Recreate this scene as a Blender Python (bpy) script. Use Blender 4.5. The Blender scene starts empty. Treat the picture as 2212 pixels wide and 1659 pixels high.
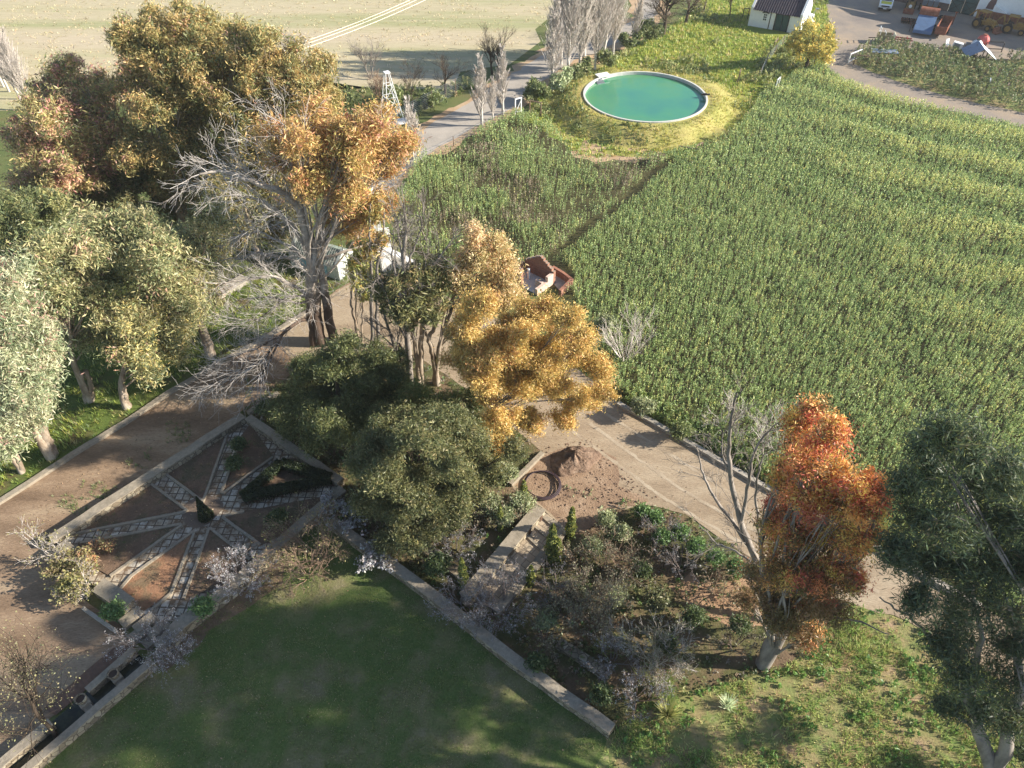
import bpy, bmesh, math, random
import numpy as np
from mathutils import Vector
rad = math.radians
SC = bpy.context.scene
COL = SC.collection

# ------------------------------------------------------------------ camera, light, exposure
CH, PITCH, FV = 32.0, rad(44.5), 1536.3
cam_d = bpy.data.cameras.new('camera'); cam = bpy.data.objects.new('camera', cam_d); COL.objects.link(cam)
cam.location = (0, 0, CH); cam.rotation_euler = (math.pi/2 - PITCH, 0, 0)
cam_d.sensor_width = 36; cam_d.lens = 25.0; cam_d.clip_end = 3000
SC.camera = cam
SUN_EL, SUN_AZ = rad(25.5), rad(-2)          # azimuth measured from +X towards +Y
w = bpy.data.worlds.new('World'); SC.world = w; w.use_nodes = True
nt = w.node_tree; bg = nt.nodes['Background']; sky = nt.nodes.new('ShaderNodeTexSky')
sky.sky_type = 'NISHITA'; sky.sun_disc = False; sky.sun_elevation = SUN_EL
sky.sun_rotation = math.pi/2 - SUN_AZ; sky.altitude = 1200; sky.dust_density = 1.0
nt.links.new(sky.outputs[0], bg.inputs[0]); bg.inputs[1].default_value = 0.095
sd = bpy.data.lights.new('sun', 'SUN'); so = bpy.data.objects.new('sun', sd); COL.objects.link(so)
sd.energy = 5.0; sd.angle = rad(0.55); sd.color = (1.0, 0.93, 0.82)
sdir = Vector((math.cos(SUN_AZ)*math.cos(SUN_EL), math.sin(SUN_AZ)*math.cos(SUN_EL), math.sin(SUN_EL)))
so.rotation_euler = sdir.to_track_quat('Z', 'Y').to_euler()
SC.view_settings.view_transform = 'Standard'; SC.view_settings.look = 'None'
SC.view_settings.exposure = 1.2; SC.view_settings.gamma = 1.0
SC.render.engine = 'CYCLES'
SC.cycles.max_bounces = 5; SC.cycles.diffuse_bounces = 3; SC.cycles.glossy_bounces = 2
SC.cycles.transmission_bounces = 2; SC.cycles.transparent_max_bounces = 4
SC.cycles.use_denoising = True

# ------------------------------------------------------------------ survey helpers: points measured on the plan
def _ray(u, v):
    x = (u-1106)/FV; y = (829.5-v)/FV
    return (x, math.cos(PITCH)+y*math.sin(PITCH), -math.sin(PITCH)+y*math.cos(PITCH))
def G(u, v, z=0.0):
    d = _ray(u, v); t = (z-CH)/d[2]; return np.array((d[0]*t, d[1]*t, z))
def PL(u, v, b, dd=0.0):
    d = _ray(u, v); t = (b[0]**2+b[1]**2)/(d[0]*b[0]+d[1]*b[1])
    L = math.hypot(b[0], b[1]); t *= (1+dd/L)
    return np.array((d[0]*t, d[1]*t, CH+d[2]*t))
def pix(p):                                   # metres per plan unit at a point
    f = p[1]*math.cos(PITCH) - (p[2]-CH)*math.sin(PITCH); return f/FV
def G2(pts, z=0.0): return [tuple(G(u, v, z)[:2]) for u, v in pts]
def lin(r, g, b):
    f = lambda c: c/12.92 if c <= .04045 else ((c+.055)/1.055)**2.4
    return tuple(f(c/255) for c in (r, g, b))

# ------------------------------------------------------------------ tagging
def tag(o, label, cat=None, group=None, kind=None):
    if label: o['label'] = label
    if cat: o['category'] = cat
    if group: o['group'] = group
    if kind: o['kind'] = kind
    return o
def empty(name, loc, label, cat, group=None, rz=0.0):
    o = bpy.data.objects.new(name, None); COL.objects.link(o); o.location = loc; o.rotation_euler = (0, 0, rz)
    o.empty_display_size = .3
    return tag(o, label, cat, group)
def obj(name, me, parent=None, mat=None):
    if mat is not None and len(me.materials) == 0: me.materials.append(mat)
    o = bpy.data.objects.new(name, me); COL.objects.link(o)
    if parent is not None: o.parent = parent
    return o
def dup(o, loc, rz=0.0, s=1.0, label=None):
    c = o.copy(); COL.objects.link(c); c.location = loc; c.rotation_euler = (0, 0, rz); c.scale = (s,)*3 if not isinstance(s, tuple) else s
    if label: c['label'] = label
    for ch in list(o.children):
        k = ch.copy(); COL.objects.link(k); k.parent = c
        for g in list(ch.children):
            q = g.copy(); COL.objects.link(q); q.parent = k
    return c

# ------------------------------------------------------------------ mesh helpers
def np_mesh(name, V, faces, C=None, smooth=False):
    """V (N,3); faces: list of (M,k) int arrays; C (N,3) colours per vertex"""
    me = bpy.data.meshes.new(name)
    V = np.asarray(V, np.float32); me.vertices.add(len(V)); me.vertices.foreach_set('co', V.ravel())
    loops = np.concatenate([np.asarray(f, np.int32).ravel() for f in faces])
    tot = np.concatenate([np.full(len(f), np.asarray(f).shape[1], np.int32) for f in faces])
    start = np.concatenate(([0], np.cumsum(tot)[:-1])).astype(np.int32)
    me.loops.add(len(loops)); me.loops.foreach_set('vertex_index', loops)
    me.polygons.add(len(tot)); me.polygons.foreach_set('loop_start', start); me.polygons.foreach_set('loop_total', tot)
    if smooth: me.polygons.foreach_set('use_smooth', np.ones(len(tot), bool))
    if C is not None:
        a = me.color_attributes.new('Col', 'FLOAT_COLOR', 'POINT')
        a.data.foreach_set('color', np.concatenate([np.asarray(C, np.float32), np.ones((len(V), 1), np.float32)], 1).ravel())
    me.update(); me.validate(); return me

class MB:
    """collects boxes, prisms, tubes into one mesh"""
    def __init__(s): s.V = []; s.F = []
    def add(s, V, F):
        b = len(s.V); s.V += [tuple(v) for v in V]; s.F += [tuple(b+i for i in f) for f in F]; return s
    def box(s, c, d, rz=0.0, tilt=None):
        x, y, z = d[0]/2, d[1]/2, d[2]/2
        P = [Vector(p) for p in ((-x,-y,-z),(x,-y,-z),(x,y,-z),(-x,y,-z),(-x,-y,z),(x,-y,z),(x,y,z),(-x,y,z))]
        from mathutils import Euler
        E = Euler((tilt[0], tilt[1], rz) if tilt else (0, 0, rz)).to_matrix()
        return s.add([E @ p + Vector(c) for p in P], [(3,2,1,0),(4,5,6,7),(0,1,5,4),(1,2,6,5),(2,3,7,6),(3,0,4,7)])
    def prism(s, poly, z0, z1, both=True):
        n = len(poly)
        a = sum(poly[i][0]*poly[(i+1) % n][1]-poly[(i+1) % n][0]*poly[i][1] for i in range(n))
        if a < 0: poly = poly[::-1]
        V = [(x, y, z0) for x, y in poly]+[(x, y, z1) for x, y in poly]
        F = [(i, (i+1) % n, n+(i+1) % n, n+i) for i in range(n)]+[tuple(range(n, 2*n))]
        if both: F.append(tuple(range(n))[::-1])
        return s.add(V, F)
    def tube(s, pts, r, n=8, cap=True):
        V, F = tube(pts, r if hasattr(r, '__len__') else [r]*len(pts), n)
        F = [tuple(f) for f in F.tolist()]
        if cap: m = len(V); F += [tuple(range(n))[::-1], tuple(range(m-n, m))]
        return s.add(V.tolist(), F)
    def cyl(s, a, b, r, n=12): return s.tube([a, b], [r, r], n)
    def quad(s, *P): return s.add(P, [tuple(range(len(P)))])
    def mesh(s, name, bevel=0.0, smooth=False):
        me = bpy.data.meshes.new(name); me.from_pydata(s.V, [], s.F); me.update()
        if smooth:
            me.polygons.foreach_set('use_smooth', [True]*len(me.polygons))
        return me
    def obj(s, name, mat, parent=None, smooth=False): return obj(name, s.mesh(name, smooth=smooth), parent, mat)

def tube(pts, r, n=6):
    P = np.asarray(pts, float); r = np.asarray(r, float)
    T = np.gradient(P, axis=0); T /= np.linalg.norm(T, axis=1)[:, None]+1e-9
    ref = np.array((0.3, .2, 1.0)) if abs(T[:, 2]).mean() < .8 else np.array((1.0, .1, 0))
    X = np.cross(T, ref); X /= np.linalg.norm(X, axis=1)[:, None]+1e-9; Y = np.cross(T, X)
    a = np.linspace(0, 2*math.pi, n, endpoint=False)
    V = (P[:, None]+r[:, None, None]*(np.cos(a)[None, :, None]*X[:, None]+np.sin(a)[None, :, None]*Y[:, None])).reshape(-1, 3)
    m = len(P); i = np.arange(m-1)[:, None]*n; j = np.arange(n)[None]; k = (j+1) % n
    F = np.stack((i+j, i+k, i+n+k, i+n+j), -1).reshape(-1, 4)
    return V, F

class Wood:
    """limbs as tubes and twigs as 3-sided segments, one mesh"""
    def __init__(s): s.V = []; s.F = []; s.n = 0; s.a = []; s.b = []; s.ra = []; s.rb = []
    def limb(s, pts, r, n=6):
        V, F = tube(pts, r, n); s.V.append(V); s.F.append(F+s.n); s.n += len(V)
    def seg(s, a, b, ra, rb): s.a.append(a); s.b.append(b); s.ra.append(ra); s.rb.append(rb)
    def mesh(s, name):
        if s.a:
            A = np.array(s.a, float); B = np.array(s.b, float); T = B-A; T /= np.linalg.norm(T, axis=1)[:, None]+1e-9
            X = np.cross(T, np.array((.31, .52, .79))); X /= np.linalg.norm(X, axis=1)[:, None]+1e-9; Y = np.cross(T, X)
            ang = np.arange(3)*2*math.pi/3; c = np.cos(ang)[None, :, None]; d = np.sin(ang)[None, :, None]
            off = c*X[:, None]+d*Y[:, None]
            V = np.concatenate((A[:, None]+off*np.array(s.ra)[:, None, None], B[:, None]+off*np.array(s.rb)[:, None, None]), 1).reshape(-1, 3)
            base = np.arange(len(A))[:, None, None]*6
            F = np.array(((0, 1, 4, 3), (1, 2, 5, 4), (2, 0, 3, 5)))[None]+base
            s.V.append(V); s.F.append(F.reshape(-1, 4)+s.n); s.n += len(V)
        return np_mesh(name, np.concatenate(s.V), [np.concatenate(s.F)])

def unit(rng, n):
    v = rng.normal(size=(n, 3)); return v/np.linalg.norm(v, axis=1)[:, None]
def leafmesh(name, C, L, W, col, rng, down=0.0, up=0.0):
    n = len(C); a = unit(rng, n); a[:, 2] += up-down; a /= np.linalg.norm(a, axis=1)[:, None]
    b = np.cross(a, unit(rng, n)); b /= np.linalg.norm(b, axis=1)[:, None]+1e-9
    k = rng.uniform(.4, 1.6, n)[:, None]; a = a*L*k/2; b = b*W*k/2
    V = np.stack((C-a, C+b+a*.1, C+a, C-b+a*.1), 1).reshape(-1, 3)
    return np_mesh(name, V, [np.arange(4*n).reshape(n, 4)], np.repeat(col, 4, 0))
def colours(rng, pal, idx, n, jit=.22):
    P = np.array([c for _, c in pal])[idx]; lu = P.mean(1, keepdims=True); P = lu+(P-lu)*.84
    return np.clip(1.55*P*rng.uniform(1-jit, 1+jit, (n, 1))*rng.uniform(.93, 1.07, (n, 3)), 0, 1)
def pick(rng, pal, n):
    w = np.array([p[0] for p in pal], float); return rng.choice(len(pal), n, p=w/w.sum())

def inside(P, poly):
    x, y = P[:, 0], P[:, 1]; c = np.zeros(len(P), bool); n = len(poly)
    for i in range(n):
        x1, y1 = poly[i]; x2, y2 = poly[(i+1) % n]
        if y1 == y2: continue
        c ^= ((y1 > y) != (y2 > y)) & (x < (x2-x1)*(y-y1)/(y2-y1)+x1)
    return c
def scatter(rng, poly, dens, not_in=()):
    poly = np.asarray(poly); lo, hi = poly.min(0), poly.max(0)
    n = int(dens*np.prod(hi-lo)); P = rng.uniform(lo, hi, (n, 2)); m = inside(P, poly)
    for q in not_in: m &= ~inside(P, q)
    return P[m]
def vnoise(P, s, seed=0):
    """cheap smooth value noise in 2D"""
    Q = P/s+seed*17.3; i = np.floor(Q).astype(int); f = Q-i; f = f*f*(3-2*f)
    h = lambda a, b: np.modf(np.sin(a*127.1+b*311.7+seed*3.1)*43758.5453)[0] % 1
    a, b = i[:, 0], i[:, 1]
    return (h(a, b)*(1-f[:, 0])+h(a+1, b)*f[:, 0])*(1-f[:, 1])+(h(a, b+1)*(1-f[:, 0])+h(a+1, b+1)*f[:, 0])*f[:, 1]

# ------------------------------------------------------------------ materials
def new_mat(name):
    m = bpy.data.materials.new(name); m.use_nodes = True; return m, m.node_tree.nodes, m.node_tree.links, m.node_tree.nodes['Principled BSDF']
def leaf_mat(name, transl=.3):
    m, N, L, p = new_mat(name); N.remove(p); out = N['Material Output']
    a = N.new('ShaderNodeAttribute'); a.attribute_name = 'Col'
    d = N.new('ShaderNodeBsdfDiffuse'); t = N.new('ShaderNodeBsdfTranslucent'); mx = N.new('ShaderNodeMixShader'); mx.inputs[0].default_value = transl
    gl = N.new('ShaderNodeBsdfGlossy'); gl.inputs['Roughness'].default_value = .5; gl.inputs['Color'].default_value = (.5, .5, .5, 1)
    m2 = N.new('ShaderNodeMixShader'); m2.inputs[0].default_value = .06
    L.new(a.outputs['Color'], d.inputs['Color']); L.new(a.outputs['Color'], t.inputs['Color'])
    L.new(d.outputs[0], mx.inputs[1]); L.new(t.outputs[0], mx.inputs[2])
    L.new(mx.outputs[0], m2.inputs[1]); L.new(gl.outputs[0], m2.inputs[2]); L.new(m2.outputs[0], out.inputs[0]); return m
def pos_node(N, scale=None, obj_space=False):
    if obj_space: return N.new('ShaderNodeTexCoord').outputs['Object']
    return N.new('ShaderNodeNewGeometry').outputs['Position']
def noise(N, L, vec, scale, detail=4, rough=.6):
    n = N.new('ShaderNodeTexNoise'); n.inputs['Scale'].default_value = scale; n.inputs['Detail'].default_value = detail; n.inputs['Roughness'].default_value = rough
    L.new(vec, n.inputs['Vector']); return n.outputs['Fac']
def ramp(N, L, fac, stops):
    r = N.new('ShaderNodeValToRGB'); e = r.color_ramp.elements
    while len(e) < len(stops): e.new(.5)
    for el, (p, c) in zip(e, stops): el.position = p; el.color = (*c, 1)
    L.new(fac, r.inputs[0]); return r.outputs[0]
def mixc(N, L, fac, a, b, mode='MIX'):
    m = N.new('ShaderNodeMix'); m.data_type = 'RGBA'; m.blend_type = mode
    for s, v in ((m.inputs[0], fac), (m.inputs[6], a), (m.inputs[7], b)):
        if isinstance(v, (int, float)): s.default_value = v
        elif isinstance(v, tuple): s.default_value = (*v, 1)
        else: L.new(v, s)
    return m.outputs[2]
def ground_mat(name, big, fine, sb=.25, sf=9., bump=.3, amt=.5, rough=.95, stretch=None, sat=.82):
    """big: ramp stops on a broad noise; fine: ramp stops (a multiplier) on a fine noise"""
    ds = lambda c: tuple(sum(c)/3+(x-sum(c)/3)*sat for x in c); big = [(q, ds(c)) for q, c in big]
    m, N, L, p = new_mat(name); v = pos_node(N)
    if stretch:
        mp = N.new('ShaderNodeMapping'); mp.inputs['Rotation'].default_value = (0, 0, stretch[0]); mp.inputs['Scale'].default_value = (stretch[1], stretch[2], 1)
        L.new(v, mp.inputs['Vector']); v2 = mp.outputs[0]
    else: v2 = v
    a = ramp(N, L, noise(N, L, v2, sb, 6, .62), big); nf = noise(N, L, v2, sf, 6, .7)
    b = ramp(N, L, nf, fine); c = mixc(N, L, amt, a, b, 'MULTIPLY')
    L.new(c, p.inputs['Base Color']); p.inputs['Roughness'].default_value = rough; p.inputs['Specular IOR Level'].default_value = .15
    if bump:
        bp = N.new('ShaderNodeBump'); bp.inputs['Strength'].default_value = bump; bp.inputs['Distance'].default_value = .08
        L.new(nf, bp.inputs['Height']); L.new(bp.outputs[0], p.inputs['Normal'])
    return m
def plain_mat(name, col, rough=.7, metal=0.0, var=.18, scale=6., spec=.3, col2=None, cut=(.4, .65)):
    m, N, L, p = new_mat(name); v = pos_node(N, obj_space=True); n = noise(N, L, v, scale, 5, .65)
    if col2 is None: c = ramp(N, L, n, [(.25, tuple(x*(1-var) for x in col)), (.75, tuple(min(1, x*(1+var)) for x in col))])
    else: c = ramp(N, L, n, [(cut[0], col), (cut[1], col2)])
    L.new(c, p.inputs['Base Color']); p.inputs['Roughness'].default_value = rough; p.inputs['Metallic'].default_value = metal; p.inputs['Specular IOR Level'].default_value = spec
    return m
def stone_mat(name, cols, mortar, scale=2.2, edge=.05, bump=.5):
    m, N, L, p = new_mat(name); v = pos_node(N)
    vo = N.new('ShaderNodeTexVoronoi'); vo.inputs['Scale'].default_value = scale; L.new(v, vo.inputs['Vector'])
    ve = N.new('ShaderNodeTexVoronoi'); ve.feature = 'DISTANCE_TO_EDGE'; ve.inputs['Scale'].default_value = scale; L.new(v, ve.inputs['Vector'])
    sp = N.new('ShaderNodeSeparateColor'); L.new(vo.outputs['Color'], sp.inputs[0])
    c = ramp(N, L, sp.outputs[0], cols); n = noise(N, L, v, 14, 5, .7)
    c = mixc(N, L, .6, c, ramp(N, L, n, [(.3, (.55, .55, .55)), (.7, (1, 1, 1))]), 'MULTIPLY')
    e = ramp(N, L, ve.outputs['Distance'], [(edge*.5, (0, 0, 0)), (edge, (1, 1, 1))])
    c = mixc(N, L, e, mortar, c); L.new(c, p.inputs['Base Color']); p.inputs['Roughness'].default_value = .9; p.inputs['Specular IOR Level'].default_value = .2
    bp = N.new('ShaderNodeBump'); bp.inputs['Strength'].default_value = bump; bp.inputs['Distance'].default_value = .05
    L.new(e, bp.inputs['Height']); L.new(bp.outputs[0], p.inputs['Normal']); return m
def brick_mat(name, c1, c2, mortar, scale=1.0, obj_space=True):
    m, N, L, p = new_mat(name); v = pos_node(N, obj_space=True)
    s = N.new('ShaderNodeSeparateXYZ'); L.new(v, s.inputs[0]); ad = N.new('ShaderNodeMath'); ad.operation = 'ADD'
    L.new(s.outputs[0], ad.inputs[0]); L.new(s.outputs[1], ad.inputs[1]); cb = N.new('ShaderNodeCombineXYZ')
    L.new(ad.outputs[0], cb.inputs[0]); L.new(s.outputs[2], cb.inputs[1])
    b = N.new('ShaderNodeTexBrick'); b.inputs['Scale'].default_value = scale; b.inputs['Brick Width'].default_value = .24; b.inputs['Row Height'].default_value = .09
    b.inputs['Mortar Size'].default_value = .01
    for k, c in (('Color1', c1), ('Color2', c2), ('Mortar', mortar)): b.inputs[k].default_value = (*c, 1)
    L.new(cb.outputs[0], b.inputs['Vector']); n = noise(N, L, v, 5, 5, .7)
    c = mixc(N, L, .7, b.outputs['Color'], ramp(N, L, n, [(.3, (.5, .5, .5)), (.7, (1, 1, 1))]), 'MULTIPLY')
    L.new(c, p.inputs['Base Color']); p.inputs['Roughness'].default_value = .9; p.inputs['Specular IOR Level'].default_value = .2; return m
def bark_mat(name, stops, scale=1.6, fine=.5):
    m, N, L, p = new_mat(name); v = pos_node(N, obj_space=True)
    mp = N.new('ShaderNodeMapping'); mp.inputs['Scale'].default_value = (1, 1, .35); L.new(v, mp.inputs['Vector'])
    c = ramp(N, L, noise(N, L, mp.outputs[0], scale, 6, .7), stops)
    L.new(c, p.inputs['Base Color']); p.inputs['Roughness'].default_value = .85; p.inputs['Specular IOR Level'].default_value = .2; return m

LEAF = leaf_mat('foliage', .3)
GRASS = leaf_mat('grass_blades', .35)
BARK_GUM = bark_mat('gum_bark', [(.25, lin(86, 72, 60)), (.45, lin(136, 120, 102)), (.6, lin(176, 162, 144)), (.8, lin(202, 192, 176))])
BARK_DARK = bark_mat('dark_bark', [(.3, lin(50, 42, 36)), (.7, lin(98, 84, 70))])
BARK_GREY = bark_mat('grey_bark', [(.3, lin(95, 88, 80)), (.7, lin(165, 155, 145))])
BARK_WHITE = bark_mat('white_bark', [(.25, lin(140, 130, 120)), (.6, lin(215, 208, 198)), (.8, lin(235, 230, 222))])
def stocking_bark(name, z0, z1):
    m, N, L, p = new_mat(name); v = pos_node(N, obj_space=True); n = noise(N, L, v, 1.8, 6, .7); sp_ = N.new('ShaderNodeSeparateXYZ'); L.new(v, sp_.inputs[0])
    mr = N.new('ShaderNodeMapRange'); mr.inputs['From Min'].default_value = z0; mr.inputs['From Max'].default_value = z1; L.new(sp_.outputs[2], mr.inputs['Value'])
    ad = N.new('ShaderNodeMath'); ad.operation = 'MULTIPLY_ADD'; ad.inputs[1].default_value = .8; L.new(n, ad.inputs[0]); L.new(mr.outputs[0], ad.inputs[2])
    c1 = ramp(N, L, n, [(.3, lin(62, 50, 42)), (.7, lin(98, 80, 66))]); c2 = ramp(N, L, n, [(.3, lin(128, 116, 104)), (.55, lin(176, 164, 150)), (.75, lin(200, 190, 178))])
    L.new(mixc(N, L, ramp(N, L, ad.outputs[0], [(.6, (0, 0, 0)), (.95, (1, 1, 1))]), c1, c2), p.inputs['Base Color']); p.inputs['Roughness'].default_value = .9; return m
BARK_STOCK = stocking_bark('rough_based_gum_bark', 2.0, 7.0)
TWIG_PALE = plain_mat('pale_twigs', lin(196, 186, 176), .8)
TWIG_BROWN = plain_mat('brown_twigs', lin(146, 122, 102), .8)
TWIG_DARK = plain_mat('dark_twigs', lin(104, 90, 80), .8)
TWIG_MAUVE = plain_mat('mauve_twigs', lin(128, 116, 110), .8)
WHITEWASH = plain_mat('whitewash', lin(232, 230, 224), .85, var=.06, scale=2.5)
STONE = stone_mat('rubble_stone', [(.1, lin(130, 116, 96)), (.5, lin(160, 146, 122)), (.9, lin(180, 168, 144))], lin(96, 86, 74), 3.6, .07)
CAP = ground_mat('stone_coping', [(.3, lin(140, 128, 108)), (.5, lin(164, 150, 128)), (.65, lin(150, 140, 120)), (.8, lin(178, 166, 144))], [(.3, (.55, .53, .5)), (.65, (1, 1, 1))], .9, 7, .3, .65)
CONC = plain_mat('concrete', lin(165, 156, 142), .9, var=.2, scale=3)
RUST = plain_mat('rusty_metal', lin(120, 70, 48), .75, .2, var=.35, scale=3.5, col2=lin(150, 100, 80))
STEEL = plain_mat('grey_steel', lin(130, 135, 140), .5, .4, var=.15)
DARKM = plain_mat('dark_metal', lin(48, 44, 42), .6, .3)
TYRE = plain_mat('rubber', lin(36, 35, 35), .85, var=.2)
YELLOW = plain_mat('machine_yellow', lin(158, 122, 56), .65, .0, scale=3, col2=lin(112, 88, 58), cut=(.45, .7))
WHITEP = plain_mat('white_paint', lin(228, 228, 225), .45, var=.08)
GLASS = plain_mat('dark_glass', lin(30, 40, 48), .1, .0, var=.1, spec=.6)
WOODP = plain_mat('weathered_wood', lin(125, 105, 88), .85, var=.3, scale=9)
GREEN_DOOR = plain_mat('green_door_paint', lin(52, 82, 78), .6, var=.2)

# ------------------------------------------------------------------ ground sheets
def sheet(name, poly, z, mat, label=None, cat=None, kind='structure', jit=.25, step=.6, seed=1):
    rng = np.random.default_rng(seed); P = []
    n = len(poly)
    for i in range(n):
        a, b = np.array(poly[i]), np.array(poly[(i+1) % n]); L = np.linalg.norm(b-a)
        st = step*max(1., np.linalg.norm(a)/45); k = max(1, int(L/st))
        for j in range(k):
            q = a+(b-a)*j/k
            if jit: q = q+rng.normal(size=2)*jit*.5*max(.6, min(2.5, np.linalg.norm(q)/45))
            P.append(q)
    bm = bmesh.new(); vs = [bm.verts.new((x, y, z)) for x, y in P]; f = bm.faces.new(vs)
    bmesh.ops.triangulate(bm, faces=[f]); bmesh.ops.recalc_face_normals(bm, faces=bm.faces)
    me = bpy.data.meshes.new(name); bm.to_mesh(me); bm.free()
    if me.polygons[0].normal.z < 0: me.flip_normals()
    o = obj(name, me, None, mat); o['kind'] = kind
    return tag(o, label, cat) if label else o

M_BASE = ground_mat('rough_grass_ground', [(.3, lin(120, 108, 66)), (.45, lin(112, 118, 62)), (.6, lin(92, 108, 52)), (.75, lin(146, 128, 84))], [(.3, (.45, .45, .42)), (.7, (1, 1, 1))], .3, 7, .5)
M_DRY = ground_mat('dry_field', [(.32, lin(190, 172, 140)), (.5, lin(184, 170, 130)), (.6, lin(160, 158, 106)), (.72, lin(194, 176, 146))], [(.32, (.55, .5, .45)), (.52, (1, 1, 1))], .06, 2.4, .6, .5, stretch=(rad(14), .14, 1.5))
M_DRIVE = ground_mat('gravel_drive', [(.3, lin(150, 128, 100)), (.5, lin(172, 150, 120)), (.68, lin(184, 164, 134)), (.8, lin(140, 112, 86))], [(.3, (.5, .48, .45)), (.62, (1, 1, 1))], .5, 13, .45, .65, stretch=(rad(41), .35, 1.3))
M_DIRT = ground_mat('left_dirt_drive', [(.3, lin(126, 98, 68)), (.5, lin(158, 126, 90)), (.62, lin(180, 150, 110)), (.75, lin(122, 110, 74))], [(.3, (.45, .42, .4)), (.62, (1, 1, 1))], .4, 12, .45, .68, stretch=(rad(-50), .4, 1.4), sat=.7)
M_TAR = ground_mat('tar_road', [(.3, lin(158, 148, 134)), (.7, lin(182, 170, 154))], [(.3, (.7, .7, .7)), (.7, (1, 1, 1))], .5, 10, .2, .5)
M_YARD = ground_mat('yard_surface', [(.3, lin(128, 118, 110)), (.5, lin(150, 136, 120)), (.65, lin(170, 148, 120)), (.8, lin(120, 112, 106))], [(.3, (.65, .62, .6)), (.7, (1, 1, 1))], .22, 6, .3, .5)
M_LAWN = ground_mat('mown_lawn', [(.3, lin(150, 134, 104)), (.42, lin(132, 128, 78)), (.54, lin(100, 120, 54)), (.66, lin(116, 124, 62)), (.78, lin(148, 134, 98))], [(.3, (.35, .4, .32)), (.7, (1, 1, 1))], .42, 11, .6, .75)
M_YGRASS = ground_mat('sunny_grass', [(.3, lin(150, 142, 62)), (.48, lin(140, 148, 46)), (.62, lin(112, 136, 34)), (.78, lin(172, 156, 92))], [(.3, (.5, .5, .4)), (.65, (1, 1, 1))], .25, 5, .6, .6)
M_SOIL = ground_mat('garden_soil', [(.3, lin(104, 86, 64)), (.42, lin(132, 108, 80)), (.55, lin(104, 102, 58)), (.66, lin(92, 96, 54)), (.8, lin(150, 126, 96))], [(.3, (.45, .42, .4)), (.7, (1, 1, 1))], .6, 9, .6, .6)
M_FIELD = ground_mat('field_soil', [(.3, lin(74, 68, 42)), (.6, lin(88, 84, 46)), (.8, lin(110, 92, 66))], [(.3, (.5, .5, .45)), (.7, (1, 1, 1))], .4, 5, .5, .6)
M_BED_LIT = ground_mat('sunlit_bed_earth', [(.3, lin(138, 106, 80)), (.5, lin(170, 122, 84)), (.62, lin(134, 112, 80)), (.8, lin(178, 138, 102))], [(.3, (.4, .38, .36)), (.7, (1, 1, 1))], .9, 12, .5, .7)
M_MEADOW = ground_mat('meadow_ground', [(.3, lin(178, 146, 112)), (.45, lin(158, 142, 90)), (.6, lin(128, 144, 70)), (.75, lin(184, 158, 120))], [(.3, (.5, .48, .42)), (.7, (1, 1, 1))], .7, 8, .6, .6)
M_VERGE = ground_mat('sandy_verge', [(.3, lin(178, 142, 100)), (.7, lin(200, 170, 130))], [(.3, (.6, .55, .5)), (.7, (1, 1, 1))], .5, 5, .4, .6)

def strip(path, wd, closed=False):
    P = [np.array(p, float)[:2] for p in path]; n = len(P); Lf, Rt = [], []
    for k in range(n):
        a = P[k]-P[k-1] if k else P[1]-P[0]; b = P[k+1]-P[k] if k < n-1 else P[k]-P[k-1]
        a = a/np.linalg.norm(a); b = b/np.linalg.norm(b); t = a+b; t /= np.linalg.norm(t)+1e-9
        nn = np.array((-t[1], t[0])); s = 1/max(.4, abs(np.dot(nn, (-a[1], a[0]))))
        Lf.append(P[k]+nn*wd/2*s); Rt.append(P[k]-nn*wd/2*s)
    return Lf, Rt
def add_sheet_px(name, px, z, mat, **k): return sheet(name, G2(px), z, mat, **k)
sheet('ground', [(-900, -200), (900, -200), (900, 1500), (-900, 1500)], -.02, M_BASE, jit=0, step=400)
FAR = sheet('field_ground', G2([(-700, 235), (0, 240), (110, 235), (300, 215), (480, 190), (700, 172), (800, 192), (940, 185), (1000, 168), (1110, 128), (1165, 90), (1190, 30), (1215, -40), (1230, -250), (-700, -250)]), .0, M_DRY, jit=1.0, step=2)
ROAD_PX = [(700, 430), (800, 372), (870, 318), (930, 268), (995, 232), (1040, 203), (1100, 165), (1180, 112), (1290, 78), (1372, 42), (1392, 10), (1400, -60), (1440, -60), (1425, 20), (1400, 62), (1310, 102), (1210, 145), (1150, 195), (1110, 232), (1042, 268), (980, 300), (905, 345), (850, 400), (790, 450)]
add_sheet_px('verge', [(690, 440), (790, 365), (860, 310), (925, 258), (990, 222), (1030, 195), (1100, 152), (1180, 100), (1290, 66), (1360, 34), (1380, -60), (1455, -60), (1440, 25), (1410, 74), (1320, 116), (1220, 160), (1160, 212), (1115, 247), (1045, 282), (985, 318), (910, 345), (860, 410), (800, 470)], .004, M_VERGE, jit=.5)
add_sheet_px('road', ROAD_PX, .008, M_TAR, jit=.2)
YG_PX = [(1130, 255), (1165, 205), (1230, 180), (1290, 150), (1360, 105), (1430, 72), (1500, 20), (1560, -60), (1800, -60), (1785, 20), (1800, 90), (1790, 135), (1720, 155), (1690, 180), (1640, 205), (1620, 245), (1600, 275), (1480, 335), (1260, 340), (1190, 290)]
add_sheet_px('grass_slope', YG_PX, .004, M_YGRASS, jit=.8)
YARDTOP_PX = [(1788, -60), (1784, 20), (1800, 60), (1806, 110), (1812, 150), (1850, 150), (1900, 135), (1960, 130), (2100, 138), (2420, 145), (2420, -60)]
YARD_PX = [(1806, 100), (1780, 138), (1815, 172), (1870, 195), (1960, 222), (2080, 245), (2230, 280), (2400, 310), (2400, 262), (2240, 232), (2100, 200), (1980, 172), (1890, 140), (1860, 112)]
add_sheet_px('yard', YARDTOP_PX, .008, M_YARD, jit=.1)
add_sheet_px('yard_road', YARD_PX, .011, M_YARD, jit=.1)
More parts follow.
